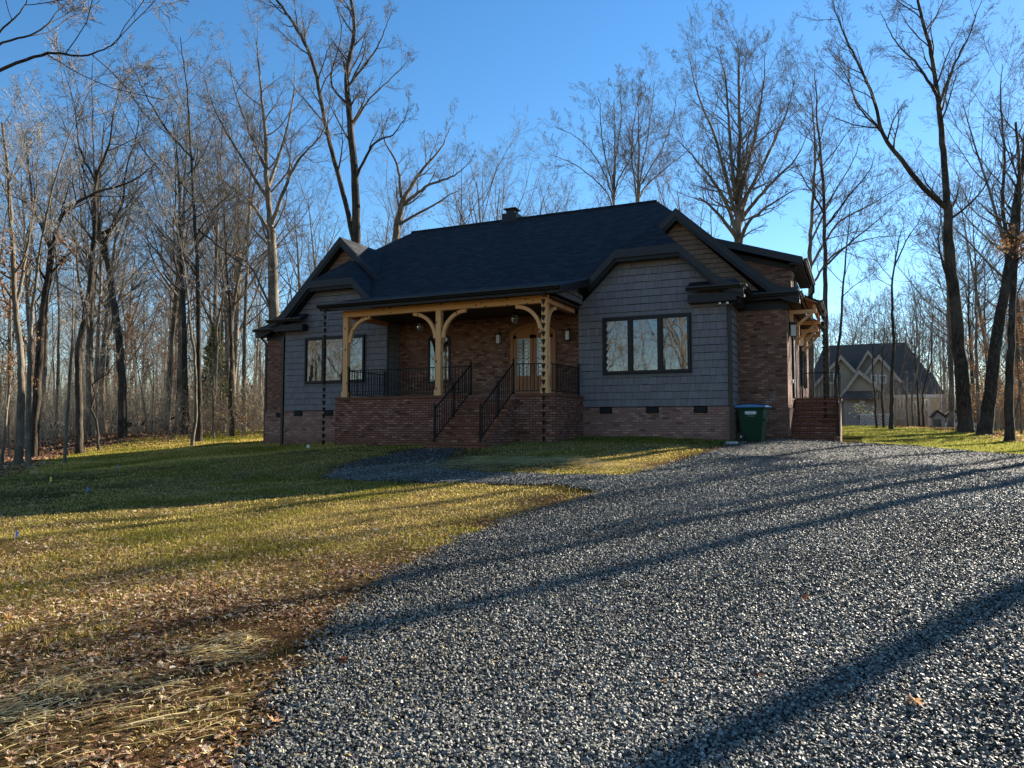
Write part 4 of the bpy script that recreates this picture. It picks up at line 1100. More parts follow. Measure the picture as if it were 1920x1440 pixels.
# ------------------------------------------------------------------ wheeled bins
def wheeled_bin(name, lab, loc, rz, body, lid, text):
    t = thing(name, lab, 'bin', loc, None, rz)
    B = lambda mb, nm, mt, par=None, **k: mb.build(nm, mt, par or t, **k)
    # local: +x front of the bin, side panel faces -y ; wheels at the rear (-x)
    mb = MB()
    secs = [(-.28, .27, .25, .0), (-.30, .29, .26, .12), (-.36, .36, .30, .80), (-.37, .37, .305, .93), (-.40, .41, .33, .94), (-.40, .41, .33, 1.0)]
    for k, (xa, xb, w, z) in enumerate(secs):
        c = .05
        mb.v += [(xa + c, -w, z), (xb - c, -w, z), (xb, -w + c, z), (xb, w - c, z), (xb - c, w, z), (xa + c, w, z), (xa, w - c, z), (xa, -w + c, z)]; mb.c += [(1, 1, 1)] * 8
        if k:
            for q in range(8): mb.f.append([(k - 1) * 8 + q, (k - 1) * 8 + (q + 1) % 8, k * 8 + (q + 1) % 8, k * 8 + q])
    mb.f.append(list(range(8))[::-1]); mb.f.append([len(mb.v) - 8 + q for q in range(8)])
    bo = B(mb, 'body', body, bevel=.012)
    B(MB().box(.34, .39, -.16, .16, .60, .66), 'lift_bar', body)
    l = MB()
    for k in range(8):
        x0 = -.43 + k * .11; x1 = x0 + .11
        f = lambda x: 1.0 + .07 * math.cos((x - .0) / .5 * 1.35)
        l.prism([(x0, -.345, 1.0), (x1, -.345, 1.0), (x1, -.345, f(x1)), (x0, -.345, f(x0))], (0, .69, 0))
    B(l, 'lid', lid, bevel=.01)
    B(MB().box(-.43, .45, -.355, .355, .985, 1.02), 'lid_rim', lid, bevel=.008)
    B(MB().tube([(-.47, -.26, .97), (-.47, .26, .97)], .018, 8).tube([(-.47, -.26, .97), (-.38, -.26, .95)], .018, 8).tube([(-.47, .26, .97), (-.38, .26, .95)], .018, 8), 'handle', body)
    for sy in (-1, 1):
        w = B(MB().lathe([(0, -.03), (.12, -.03), (.135, -.02), (.135, .02), (.12, .03), (0, .03)], 20).xf(lambda a, b_, c: (-.27 + a, sy * .29 + c, .135 + b_)), 'wheel', 'tyre_rubber', smooth=False)
        B(MB().lathe([(0, -.036), (.03, -.034), (.03, .034), (0, .036)], 10).xf(lambda a, b_, c: (-.27 + a, sy * .29 + c, .135 + b_)), 'hub', 'concrete', w)
    B(MB().tube([(-.27, -.28, .135), (-.27, .28, .135)], .012, 6), 'axle', 'dark_bronze')
    if text:
        dgl = bpy.context.evaluated_depsgraph_get()
        def txt(body_, size, x, z, nm, mat, yoff):
            cu = bpy.data.curves.new(nm, 'FONT'); cu.body = body_; cu.size = size; cu.align_x = 'CENTER'; cu.align_y = 'CENTER'; cu.extrude = .001; cu.offset = .0015
            tmp = bpy.data.objects.new('tmp', cu); COL.objects.link(tmp); bpy.context.view_layer.update()
            me = bpy.data.meshes.new_from_object(tmp.evaluated_get(bpy.context.evaluated_depsgraph_get()))
            bpy.data.objects.remove(tmp); o = link(nm, me, mat, t)
            o.rotation_euler = (PI / 2 - .06, 0, 0); o.location = (x, yoff, z); return o
        pl = B(MB().box(-.14, .16, -.308, -.298, .775, .875), 'label_plate', 'label_panel')
        pl.rotation_euler = (0, 0, 0)
        txt('WASTE PRO', .062, .01, .826, 'label_text', 'white_paint', -.3095)
        txt('WASTEPROUSA.COM', .021, .01, .735, 'label_line', 'label_panel', -.2955)
    return t
simple('label_panel', (.33, .38, .37), .6)
bx, by = W(1413, 830, 21.9)[:2]
wheeled_bin('wheeled_bin', 'dark green wheeled waste bin with blue lid beside the grey wall corner', (bx, by, gz(bx, by) + .03), rad(-8), 'bin_green', 'bin_blue', True)
bx, by = -2.95, 24.50
wheeled_bin('wheeled_bin', 'dark blue wheeled bin half hidden behind the green bin', (bx, by, gz(bx, by) + .03), rad(-80), 'bin_navy', 'bin_navy', False)
# utility marker flags --------------------------------------------------
def flag(px, py, mat, lab, s=1.0, h=.35):
    q = G(px, py + 0); t = thing('marker_flag', lab, 'flag', (q[0], q[1], gz(q[0], q[1])))
    MB().tube([(0, 0, 0), (0.02, 0, h)], .0025, 4).build('wire', 'concrete', t)
    a = s * .1
    MB().prism([(.02, 0, h), (.02 + a, -.03, h - .015), (.02 + a * .9, -.05, h - a * .8), (.018, 0, h - a * .85)], (0, .002, 0)).build('flag', mat, t)
flag(27, 1017, 'flag_blue', 'bright blue marker flag in the sunlit grass just beyond the shadow edge at far left', 1.0, .14)
flag(92, 912, 'flag_yellow', 'small yellow marker flag in the shaded lawn by the wood', 1.3, .22)
flag(161, 938, 'flag_blue', 'small blue marker flag in the shaded lawn, right of the yellow one', 1.0, .25)
flag(219, 889, 'flag_blue', 'tiny dark blue marker flag in shade, farthest from the driveway', 1.0, .25)
# cleanout caps
q = G(578, 842); t = MB().lathe([(0, .14), (.05, .13), (.055, .10), (.05, 0), (0, 0)], 12).build('cleanout_pipe', 'white_plastic', smooth=True); t.location = (q[0], q[1], gz(q[0], q[1])); tag(t, 'short white cleanout pipe cap in the grass by the left foundation', 'pipe cap')
t = MB().lathe([(0, .06), (.16, .06), (.18, .04), (.18, 0), (0, 0)], 14).build('drain_cover', 'concrete', smooth=False); q = G(1372, 832); t.location = (q[0], q[1], gz(q[0], q[1])); tag(t, 'grey round drain cover below the corner downspout left of the bins', 'drain cover')
# ------------------------------------------------------------------ neighbouring house
ND = 70.0
def NX(px, y=ND): return y * math.tan(math.atan((px - 960) / F) - YAW)
def NZ(py, px=1640, y=ND): 
    x = NX(px, y); d = y * math.cos(YAW) - x * math.sin(YAW)
    return W(px, py, d)[2]
nb = thing('neighbour_house', 'pale grey sided neighbouring house with several white trimmed gables beyond the side lawn', 'house', (NX(1640), ND, 0))
def Nn(mb, name, mat, par=None, **k): return mb.build(name, mat, par or nb, local=(NX(1640), ND, 0), **k)
GB = -1.5
def gable(pxl, pxr, pxp, py_e, py_p, y, back, wall_to=GB, clipz=None):
    xl, xr, xp = NX(pxl, y), NX(pxr, y), NX(pxp, y); ze, zp = NZ(py_e, pxp, y), NZ(py_p, pxp, y)
    Nn(MB().prism([(xl, y, wall_to), (xr, y, wall_to), (xr, y, ze), (xp, y, zp), (xl, y, ze)], (0, back, 0)), 'wall', 'neighbour_siding')
    r = MB()
    for sx, xe in ((-1, xl), (1, xr)):
        k = (zp - ze) / (xp - xe); xo = xe + sx * .4; zo = zp - abs(k) * abs(xp - xo)
        r.prism([(xp, y - .35, zp + .12), (xo, y - .35, zo + .12), (xo, y + back, zo + .12), (xp, y + back, zp + .12)], (0, 0, -.12))
    rf = Nn(r, 'roof', 'neighbour_roof')
    t = MB()
    for sx, xe in ((-1, xl), (1, xr)):
        k = (zp - ze) / (xp - xe); xo = xe + sx * .42; zo = zp - abs(k) * abs(xp - xo)
        t.prism([(xp, y - .4, zp + .10), (xo, y - .4, zo + .10), (xo, y - .4, zo - .28), (xp, y - .4, zp - .28)], (0, .045, 0))
    Nn(t, 'rake_trim', 'neighbour_trim')
# main body and roof
x0, x1 = NX(1500, ND + 6), NX(1768, ND + 6)
Nn(MB().box(NX(1512, ND + 3), NX(1758, ND + 3), ND + 3, ND + 14, GB, NZ(735)), 'wall', 'neighbour_siding')
zt = NZ(646, 1600, ND + 9); ze = NZ(735)
mb = MB()
xa, xb = NX(1505, ND + 2), NX(1772, ND + 2)
mb.prism([(xa, ND + 2.4, ze), (xb, ND + 2.4, ze), (NX(1700, ND + 9), ND + 9, zt), (NX(1548, ND + 9), ND + 9, zt)], (0, 0, -.15))
mb.prism([(xa, ND + 15.6, ze), (xb, ND + 15.6, ze), (NX(1700, ND + 9), ND + 9, zt), (NX(1548, ND + 9), ND + 9, zt)], (0, 0, -.15))
mb.prism([(xb, ND + 2.4, ze), (xb, ND + 15.6, ze), (NX(1700, ND + 9), ND + 9, zt)], (0, 0, -.15)); mb.prism([(xa, ND + 2.4, ze), (xa, ND + 15.6, ze), (NX(1548, ND + 9), ND + 9, zt)], (0, 0, -.15))
Nn(mb, 'roof', 'neighbour_roof')
gable(1515, 1640, 1579, 735, 668, ND + 1.0, 6)
gable(1600, 1665, 1630, 705, 659, ND + 2.2, 5)
gable(1612, 1690, 1650, 715, 667, ND + 1.2, 6)
gable(1580, 1662, 1612, 737, 696, ND - 2.0, 5)
def nwin(px0, px1, py0, py1, y, mull=1, parent=None):
    xa, xb, za, zb = NX(px0, y), NX(px1, y), NZ(py1, px0, y), NZ(py0, px0, y)
    w = Nn(MB().box(xa, xb, y - .06, y - .01, za, zb), 'window', 'white_paint')
    mb = MB(); n = mull
    for k in range(n):
        a = xa + .1 + (xb - xa - .1) / n * k; c = xa + (xb - xa - .1) / n * (k + 1)
        mb.box(a, c, y - .075, y - .061, za + .1, zb - .1)
    Nn(mb, 'pane', 'neighbour_glass', w)
nwin(1554, 1566, 697, 719, ND + 1.0); nwin(1634, 1646, 703, 719, ND + 1.2); nwin(1650, 1664, 703, 719, ND + 1.2)
# garage front with its dark pent roof
Nn(MB().box(NX(1583, ND - 3), NX(1667, ND - 3), ND - 2.9, ND - 2.01, GB, NZ(750)), 'garage_front', 'garage_panel')
Nn(MB().prism([(NX(1581, ND - 3), ND - 3.6, NZ(750, 1620, ND - 3)), (NX(1669, ND - 3), ND - 3.6, NZ(750, 1620, ND - 3)), (NX(1667, ND - 3), ND - 2.0, NZ(737)), (NX(1583, ND - 3), ND - 2.0, NZ(737))], (0, 0, .12)), 'pent_roof', 'neighbour_roof')
gd = Nn(MB().box(NX(1589, ND - 3), NX(1609, ND - 3), ND - 2.95, ND - 2.905, GB, NZ(758)), 'garage_door', 'garage_panel')
Nn(MB().box(NX(1611, ND - 3), NX(1664, ND - 3), ND - 2.95, ND - 2.905, GB, NZ(758)), 'garage_door', 'garage_panel')
Nn(MB().box(NX(1612, ND - 3), NX(1622, ND - 3), ND - 2.99, ND - 2.951, NZ(758), NZ(753)), 'door_lights', 'white_paint')
# porch at the right
py_ = ND - .5
Nn(MB().prism([(NX(1668, py_), py_ - .6, NZ(742)), (NX(1768, py_), py_ - .6, NZ(742)), (NX(1756, py_), py_ + 3, NZ(700)), (NX(1674, py_), py_ + 3, NZ(700))], (0, 0, .12)), 'porch_roof', 'neighbour_roof')
Nn(MB().box(NX(1670, py_), NX(1764, py_), py_ + .9, py_ + 3.5, GB, NZ(744)), 'wall', 'neighbour_siding')
mb = MB()
for px in (1674, 1697, 1740, 1763): mb.box(NX(px, py_) - .09, NX(px, py_) + .09, py_ - .5, py_ - .32, GB, NZ(744))
mb.box(NX(1670, py_), NX(1766, py_), py_ - .6, py_ - .4, NZ(747), NZ(741)); mb.box(NX(1672, py_), NX(1698, py_), py_ - .5, py_ - .42, NZ(768), NZ(766))
for k in range(12): mb.box(NX(1674 + 2 * k, py_), NX(1674 + 2 * k, py_) + .035, py_ - .48, py_ - .44, NZ(781), NZ(768))
mb.box(NX(1672, py_), NX(1698, py_), py_ - .5, py_ + .9, NZ(787), NZ(781))
Nn(mb, 'porch_rail', 'white_paint')
nwin(1681, 1695, 747, 768, py_ + .9, 2); nwin(1711, 1719, 752, 775, py_ + .9); nwin(1728, 1741, 748, 768, py_ + .9, 2)
# lattice screen
lt = MB(); y = 58.0; xa, xb = NX(1612, y), NX(1668, y); za, zb = NZ(803, 1640, y), NZ(778, 1640, y); k = xa - (zb - za)
rnx = np.arange(xa - (zb - za), xb, .22)
for a in rnx:
    for sg in (1, -1):
        p = [(a, za), (a + (zb - za), zb)] if sg > 0 else [(a + (zb - za), za), (a, zb)]
        (u0, w0), (u1, w1) = p
        def at(u): return w0 + (w1 - w0) * (u - u0) / (u1 - u0)
        ua, ub = max(min(u0, u1), xa), min(max(u0, u1), xb)
        if ub - ua > .05: lt.prism([(ua, y, at(ua)), (ub, y, at(ub)), (ub, y, at(ub) + .06), (ua, y, at(ua) + .06)], (0, .02, 0))
lt.box(xa, xb, y - .02, y + .04, zb, zb + .08)
o = lt.build('lattice_fence', 'white_paint'); tag(o, 'white diagonal lattice screen in front of the neighbouring garage', 'fence')
# playhouse with scalloped fence
y = 56.0
ph = thing('garden_shed', 'little pale garden shed with twin brown gable roofs beyond the side lawn', 'shed', (NX(1795, y), y, gz(NX(1795, y), y)))
def Pn(mb, nm, mt): return mb.build(nm, mt, ph, local=tuple(ph.location))
zb_ = NZ(803, 1795, y)
for (a, c, p, zt_p, ze_p) in ((1746, 1775, 1757, 771, 783), (1770, 1806, 1787, 769, 782)):
    xa, xc_, xp = NX(a, y), NX(c, y), NX(p, y); z1, z0 = NZ(zt_p, p, y), NZ(ze_p, p, y)
    Pn(MB().prism([(xa + .1, y, zb_ - .6), (xc_ - .1, y, zb_ - .6), (xc_ - .1, y, z0), (xp, y, z1 - .05), (xa + .1, y, z0)], (0, 1.6, 0)), 'wall', 'neighbour_trim')
    m_ = MB()
    for xe in (xa, xc_): m_.prism([(xp, y - .15, z1), (xe, y - .15, z0), (xe, y + 1.7, z0), (xp, y + 1.7, z1)], (0, 0, .09))
    Pn(m_, 'roof', 'shed_red')
    Pn(MB().box(xp - .25, xp + .2, y - .02, y - .002, zb_ - .6, z0 - .1), 'door', 'neighbour_glass')
pf = thing('picket_fence', 'low white picket fence beside the little garden shed', 'fence', (NX(1820, y), y - 1, zb_ - .5))
mb = MB(); zf0, zf1 = NZ(806, 1800, y - 1), NZ(782, 1800, y - 1)
for px in range(1771, 1838, 3): mb.box(NX(px, y - 1), NX(px, y - 1) + .07, y - 1, y - .97, zf0 - .5, zf1 - .35)
for z in (zf1 - .5, zf0 + .1): mb.box(NX(1770, y - 1), NX(1838, y - 1), y - .969, y - .94, z, z + .08)
mb.build('pickets', 'white_paint', pf, local=tuple(pf.location))

# ------------------------------------------------------------------ trees
def tubes(pts, rad_, sides):
    """pts (N,k,3), rad (N,k) -> V, quads"""
    N, k, _ = pts.shape
    t = np.empty_like(pts); t[:, 1:-1] = pts[:, 2:] - pts[:, :-2]; t[:, 0] = pts[:, 1] - pts[:, 0]; t[:, -1] = pts[:, -1] - pts[:, -2]
    t /= np.linalg.norm(t, axis=2, keepdims=True) + 1e-9
    mt = t.mean(1); ref = np.where(np.abs(mt[:, 2:3]) > .8, np.array([[1., .2, 0]]), np.array([[0, .1, 1.]]))[:, None, :] * np.ones((1, k, 1))
    a = np.cross(t, ref); a /= np.linalg.norm(a, axis=2, keepdims=True) + 1e-9
    b = np.cross(t, a)
    w = np.arange(sides) / sides * 2 * PI
    V = pts[:, :, None, :] + (a[:, :, None, :] * np.cos(w)[None, None, :, None] + b[:, :, None, :] * np.sin(w)[None, None, :, None]) * rad_[:, :, None, None]
    base = (np.arange(N) * k * sides)[:, None, None]
    j = np.arange(k - 1)[None, :, None] * sides; q = np.arange(sides)[None, None, :]; q2 = (q + 1) % sides
    Fs = np.stack([base + j + q, base + j + q2, base + j + sides + q2, base + j + sides + q], -1)
    return V.reshape(-1, 3), Fs.reshape(-1, 4)
def join(lst):
    VV = []; FF = []; off = 0
    for v, f in lst: VV.append(v); FF.append(f + off); off += len(v)
    return np.concatenate(VV), np.concatenate(FF)
def unit(v): return v / (np.linalg.norm(v, axis=-1, keepdims=True) + 1e-9)
def grow(rng, start, dirs, length, r0, k, curl, up, taper=.25, grav=None):
    N = len(start); P = np.zeros((N, k, 3)); P[:, 0] = start; d = unit(dirs)
    for i in range(1, k):
        d = unit(d + rng.normal(0, curl, (N, 3)) + np.array([0, 0, up]))
        P[:, i] = P[:, i - 1] + d * (length / (k - 1))[:, None]
    R = r0[:, None] * (1 - (1 - taper) * np.linspace(0, 1, k)[None, :])
    return P, R
def children(rng, P, R, L, per, tmin, ang, ratio, tpow=1.0, rr=.62, flat=None, tipshort=.6):
    N, k, _ = P.shape
    t = tmin + (1 - tmin) * (np.tile((np.arange(per) + .5) / per, (N, 1)) + rng.uniform(-.4, .4, (N, per)) / per)
    t = np.clip(t, tmin, .995) ** tpow
    f = t * (k - 1); i = np.minimum(f.astype(int), k - 2); fr = f - i
    rows = np.arange(N)[:, None]
    p = P[rows, i] * (1 - fr[..., None]) + P[rows, i + 1] * fr[..., None]
    d = unit(P[rows, i + 1] - P[rows, i])
    r = R[rows, i] * (1 - fr) + R[rows, i + 1] * fr
    rnd = unit(rng.normal(0, 1, (N, per, 3)))
    perp = unit(np.cross(d, rnd))
    if flat is not None: perp = unit(perp * np.array([1, 1, flat]))
    a = np.radians(rng.normal(ang, 9, (N, per)))[..., None]
    nd = unit(d * np.cos(a) + perp * np.sin(a))
    ln = L[:, None] * ratio * (1 - tipshort * t) * rng.uniform(.65, 1.3, (N, per))
    return p.reshape(-1, 3), nd.reshape(-1, 3), ln.ravel(), np.minimum(r * rr, 1).ravel() * rng.uniform(.75, 1.05, N * per)
def foliage_from(rng, tips, n, size, spread, pal):
    if len(tips) == 0: tips = np.zeros((1, 3)); n = 4
    k = rng.integers(0, len(tips), n); c = tips[k] + rng.normal(0, spread, (n, 3))
    sh = np.array([(-.5, 0, 0), (0, .35, .06), (.5, 0, 0), (0, -.35, .06)])
    v = sh[None] * rng.uniform(.6, 1.3, (n, 1, 1)) * size
    v = np.einsum('nij,nkj->nki', rotm(n, 1.0, True), v) + c[:, None, :]
    fs = np.arange(n * 4).reshape(n, 4)
    col = np.array(pal)[rng.integers(0, len(pal), n)] * rng.uniform(.7, 1.25, (n, 1))
    return v.reshape(-1, 3), fs, np.repeat(col, 4, 0)
BROWN = [(.19, .095, .045), (.25, .13, .06), (.14, .065, .032), (.29, .19, .10)]
ORANGE = [(.36, .16, .04), (.40, .21, .06), (.28, .11, .03)]
def finish(levels, tipr=.004):
    """levels: list of (P,R,sides); returns trunk arrays and crown arrays"""
    return levels
def crown_levels(rng, P, R, L, spec, minr=.005):
    out = []
    for (per, tmin, ang, ratio, k, curl, up, sides) in spec:
        s, d, ln, r = children(rng, P, R, L, per, tmin, ang, ratio)
        r = np.maximum(r, minr * 1.3)
        P, R = grow(rng, s, d, ln, r, k, curl, up, .3); R = np.maximum(R, minr); L = ln
        out.append((P, R, sides))
    return out
def make_tree(seed, H=21, r0=.2, form='forest', twiglevel=1.0):
    rng = np.random.default_rng(seed)
    k = 16
    straight = .12 if form == 'column' else 1.0
    lean = rng.normal(0, .05, 2) * straight
    P, R = grow(rng, np.zeros((1, 3)), np.array([[lean[0], lean[1], 1]]), np.array([H * .93]), np.array([r0]), k, .035 * straight, .03, .12)
    R[:, 0] *= 1.45; R[:, 1] *= 1.05
    if form == 'vase': s = children(rng, P, R, np.array([H * .93]), 15, .30, 38, .62, rr=.62, tipshort=.55); up1 = .13
    elif form == 'wide': s = children(rng, P, R, np.array([H * .93]), 15, .38, 52, .52, rr=.6, tipshort=.5); up1 = .07
    elif form in ('pole', 'column'): s = children(rng, P, R, np.array([H * .93]), 14, .55, 42, .28, rr=.5, tipshort=.4); up1 = .08
    elif form == 'sapling': s = children(rng, P, R, np.array([H * .93]), 11, .25, 40, .28, rr=.45, tipshort=.5); up1 = .08
    else: s = children(rng, P, R, np.array([H * .93]), 16, .40, 46, .40, rr=.55, tipshort=.45); up1 = .1
    r1 = np.minimum(s[3], r0 * .55)
    P1, R1 = grow(rng, s[0], s[1], s[2], r1, 9, .10, up1, .25)
    if form == 'sapling':
        lv = crown_levels(rng, P1, R1, s[2], [(5, .25, 42, .5, 4, .12, .04, 3), (4, .2, 42, .5, 3, .12, .03, 3)], .004)
    else:
        lv = crown_levels(rng, P1, R1, s[2], [(8, .25, 42, .48, 6, .12, .05, 4), (6, .2, 40, .48, 4, .13, .04, 3), (6, .15, 38, .5, 3, .13, .03, 3)], .0038)
    trunk = join([tubes(P, R, 10), tubes(P1, R1, 6)])
    crown = join([tubes(*l) for l in lv])
    tips = lv[-1][0][:, -1]
    return trunk, crown, tips
PROTO = {}
def proto(key, n, barkm, twigm_, leaf=None, **kw):
    PROTO[key] = []
    for i in range(n):
        tr, cr, tips = make_tree(hash_(key) + i * 13, **kw)
        mt = np_mesh('trunk', tr[0], tr[1], None, True); mt.materials.append(MATS[barkm])
        mc = np_mesh('crown', cr[0], cr[1], None, False); mc.materials.append(MATS[twigm_])
        ml = None
        if leaf:
            rg = np.random.default_rng(i + 5); low = tips[tips[:, 2] < kw.get('H', 20) * leaf[2]]
            v, f, c = foliage_from(rg, low if len(low) > 10 else tips, leaf[0], .09, .10, leaf[1]); ml = np_mesh('dead_leaves', v, f, c); ml.materials.append(MATS['dead_leaf'])
        PROTO[key].append((mt, mc, ml))
def hash_(s): return sum(ord(c) * (i + 3) for i, c in enumerate(s))
proto('forest', 4, 'bark_grey', 'twig', H=21, r0=.19)
proto('dark', 2, 'bark_dark', 'twig', H=20, r0=.2, form='wide')
proto('vase', 3, 'bark_grey', 'twig', H=20, r0=.24, form='vase')
proto('pole', 3, 'bark_grey', 'twig_pale', H=19, r0=.12, form='pole')
proto('tall', 2, 'bark_dark', 'twig', H=25, r0=.25, form='column')
proto('sapling', 4, 'bark_pale', 'twig_pale', H=8, r0=.045, form='sapling')
proto('beech', 2, 'bark_pale', 'twig_pale', leaf=(1500, BROWN, 1.0), H=9, r0=.06, form='sapling')
NAMES = {'tall': 'bare_tree', 'forest': 'bare_tree', 'dark': 'bare_tree', 'vase': 'bare_tree', 'pole': 'bare_tree', 'sapling': 'sapling', 'beech': 'beech_sapling'}
_cnt = [0]
def plant(key, x, y, s=1.0, label=None, group=None, i=None, sz=None):
    _cnt[0] += 1; i = _cnt[0] if i is None else i
    mt, mc, ml = PROTO[key][i % len(PROTO[key])]
    t = thing(NAMES[key], label, 'tree', (x, y, gz(x, y) - .12), group, (i * 2.399) % (2 * PI)); t.scale = (s, s, sz or s)
    for nm, me in (('trunk', mt), ('crown', mc), ('dead_leaves', ml)):
        if me: o = bpy.data.objects.new(nm, me); COL.objects.link(o); o.parent = t
    return t
def smooth(pts, n):
    pts = np.array(pts, float); k = len(pts)
    if k == 2: pts = np.array([pts[0], (pts[0] + pts[1]) / 2, pts[1]]); k = 3
    e = np.vstack([2 * pts[0] - pts[1], pts, 2 * pts[-1] - pts[-2]])
    out = []
    for u in np.linspace(0, k - 1 - 1e-6, n):
        i = int(u); t = u - i; a, b_, c, d_ = e[i], e[i + 1], e[i + 2], e[i + 3]
        out.append(.5 * (2 * b_ + (c - a) * t + (2 * a - 5 * b_ + 4 * c - d_) * t * t + (3 * b_ - a - 3 * c + d_) * t ** 3))
    return np.array(out)
def custom_tree(name, label, guides, d, seed, barkm='bark_grey', twm='twig', dens=1.0, group=None, leaves_=None, tree_z=None, limbs=1.0, minr=.004):
    """guides: list of (pixel path, base width px, tip width px, depth slope); measured outlines of one particular tree standing at ground distance d"""
    rng = np.random.default_rng(seed)
    T = []; C = []; tips = []
    base = None
    for gi, g in enumerate(guides):
        pts, w0, w1 = g[:3]; dd = g[3] if len(g) > 3 else 0
        k = len(pts)
        P = np.array([W(p[0], p[1], d + dd * j / max(1, k - 1)) for j, p in enumerate(pts)])
        if gi == 0:
            P[0, 2] = gz(P[0, 0], P[0, 1]) - .15; base = P[0].copy(); base[2] += .15
        n = max(8, 5 * k)
        P = smooth(P, n)[None]
        P[0, 1:] += rng.normal(0, .012, (n - 1, 3)) * (d / 30)
        R = np.linspace(w0, w1 * (.5 if w1 < 3.5 else 1), n)[None] * d / 1400 / 2
        if gi == 0: R[0, 0] *= 1.35; R[0, 1] *= 1.08
        T.append(tubes(P, R, 10))
        L = np.array([np.linalg.norm(np.diff(P[0], axis=0), axis=1).sum()])
        tmin = g[4] if len(g) > 4 else (.45 if gi == 0 else .15)
        per = max(3, int((1 - tmin) * L[0] * 1.7 * dens * limbs))
        s = children(rng, P, R, L, per, tmin, 45, min(.36, 3.6 / L[0]) if L[0] > 5 else .5, rr=.5, tipshort=.35)
        P1, R1 = grow(rng, s[0], s[1], s[2], np.minimum(s[3], .07), 8, .12, .09, .25); R1 = np.maximum(R1, .009)
        T.append(tubes(P1, R1, 5))
        lv = crown_levels(rng, P1, R1, s[2], [(7, .2, 42, .55, 5, .12, .05, 4), (6, .2, 40, .55, 4, .13, .04, 3), (5, .15, 38, .55, 3, .13, .03, 3)], minr)
        # continue the tip of the guide
        C += [tubes(*l) for l in lv]; tips.append(lv[-1][0][:, -1])
    t = thing(name, label, 'tree', tuple(base), group)
    v, f = join(T); link('trunk', np_mesh('trunk', v - base, f, None, True), barkm, t)
    v, f = join(C); link('crown', np_mesh('crown', v - base, f), twm, t)
    if leaves_:
        tp = np.concatenate(tips); lo = tp[(tp[:, 2] > leaves_[2]) & (tp[:, 2] < leaves_[3])]
        tp = lo if len(lo) > 15 else tp[np.argsort(tp[:, 2])[:60]]
        v, f, c = foliage_from(rng, tp, leaves_[0], .11, .15, leaves_[1]); link('dead_leaves', np_mesh('dead_leaves', v - base, f, c), 'dead_leaf', t)
    return t
# left wood, front row -------------------------------------------------
custom_tree('bare_tree', 'pale slender tree at the far left edge of the lawn, leaning right at its top', [([(52, 890), (54, 742), (58, 612), (66, 540), (78, 450), (100, 350), (128, 260), (165, 175)], 9, 2)], 24, 1, 'bark_pale', 'twig_pale', leaves_=(160, BROWN, 0, 2.5))
custom_tree('bare_tree', 'grey beech trunk hung with brown leaves, thickest at the far left of the wood', [([(34, 874), (39, 768), (39, 677), (28, 560), (22, 430), (15, 330), (5, 230)], 15, 4), ([(30, 580), (48, 480), (66, 380), (72, 290)], 7, 2, 1)], 26, 2, 'bark_pale', 'twig', leaves_=(700, BROWN, 0, 4.5))
custom_tree('bare_tree', 'dark forked tree near the left edge, its trunk splitting into two spreading limbs', [([(63, 842), (72, 690), (80, 594), (97, 470)], 15, 11, 0, .8), ([(97, 470), (80, 430), (62, 380), (52, 300), (40, 230)], 8, 2, 1), ([(97, 470), (118, 404), (169, 366), (250, 338), (300, 300)], 9, 2, -1)], 30, 3, 'bark_dark', leaves_=(250, BROWN, 0, 4))
custom_tree('sapling', 'pale thin pole tree standing out on the sunlit lawn edge', [([(121, 880), (124, 820), (128, 750), (132, 680), (136, 610), (138, 530), (142, 440)], 7, 1.5)], 25.5, 4, 'bark_pale', 'twig_pale', dens=.7)
custom_tree('bare_tree', 'dark slightly curved trunk leaning right above the middle of the sunlit lawn', [([(150, 832), (148, 742), (147, 664), (158, 600), (170, 520), (178, 430), (178, 360), (182, 320)], 13, 7, 0, .6), ([(180, 340), (150, 280), (140, 200), (120, 130)], 5, 1.5, 1), ([(181, 330), (205, 270), (215, 200), (240, 140)], 5, 1.5, -1)], 31, 5, 'bark_dark')
custom_tree('bare_tree', 'dark crooked tree with a broken stub halfway up and arching limbs', [([(229, 808), (229, 729), (223, 638), (212, 560), (200, 480), (190, 440)], 16, 9, 0, .7), ([(190, 440), (212, 424), (214, 405), (205, 400)], 8, 5, 0, .9), ([(197, 455), (230, 380), (235, 320), (255, 260), (262, 190)], 6, 1.5, 1), ([(192, 445), (165, 380), (150, 320), (135, 250)], 5, 1.5, -1)], 36, 6, 'bark_dark')
custom_tree('sapling', 'thin crooked sapling with a sharp elbow at the lawn edge', [([(186, 829), (181, 789), (171, 766), (178, 740), (175, 719), (203, 698), (225, 660), (235, 610)], 5, 1.5)], 32, 7, 'bark_dark', dens=.5)
custom_tree('bare_tree', 'thin wavy pale trunk touching the thick dark straight tree', [([(361, 820), (367, 768), (366, 677), (357, 612), (350, 540), (340, 470), (327, 390), (322, 330)], 7, 2)], 33, 8, 'bark_pale', 'twig_pale')
custom_tree('bare_tree', 'tall dark straight tree in front of the wood, taller than its neighbours', [([(374, 807), (373, 742), (373, 677), (372, 560), (369, 480), (363, 380), (357, 280), (350, 160), (338, 70)], 12, 3, 0, .45), ([(371, 520), (330, 460), (300, 440), (270, 425)], 4, 1.2, 2), ([(364, 300), (310, 240), (270, 170), (250, 130)], 5, 1.2, -2), ([(372, 430), (420, 470), (460, 500), (500, 515)], 4, 1.2, 1)], 35, 9, 'bark_dark')
custom_tree('bare_tree', 'dark slender tree curving left near the house end of the sunlit lawn', [([(437, 794), (432, 750), (434, 664), (430, 560), (424, 480), (420, 400), (405, 330)], 9, 2)], 38, 10, 'bark_dark')
custom_tree('bare_tree', 'pale tree kinked to the right above the small green cedar', [([(401, 785), (406, 664), (408, 600), (420, 550), (415, 470), (425, 390)], 7, 2)], 42, 11, 'bark_pale', 'twig_pale')
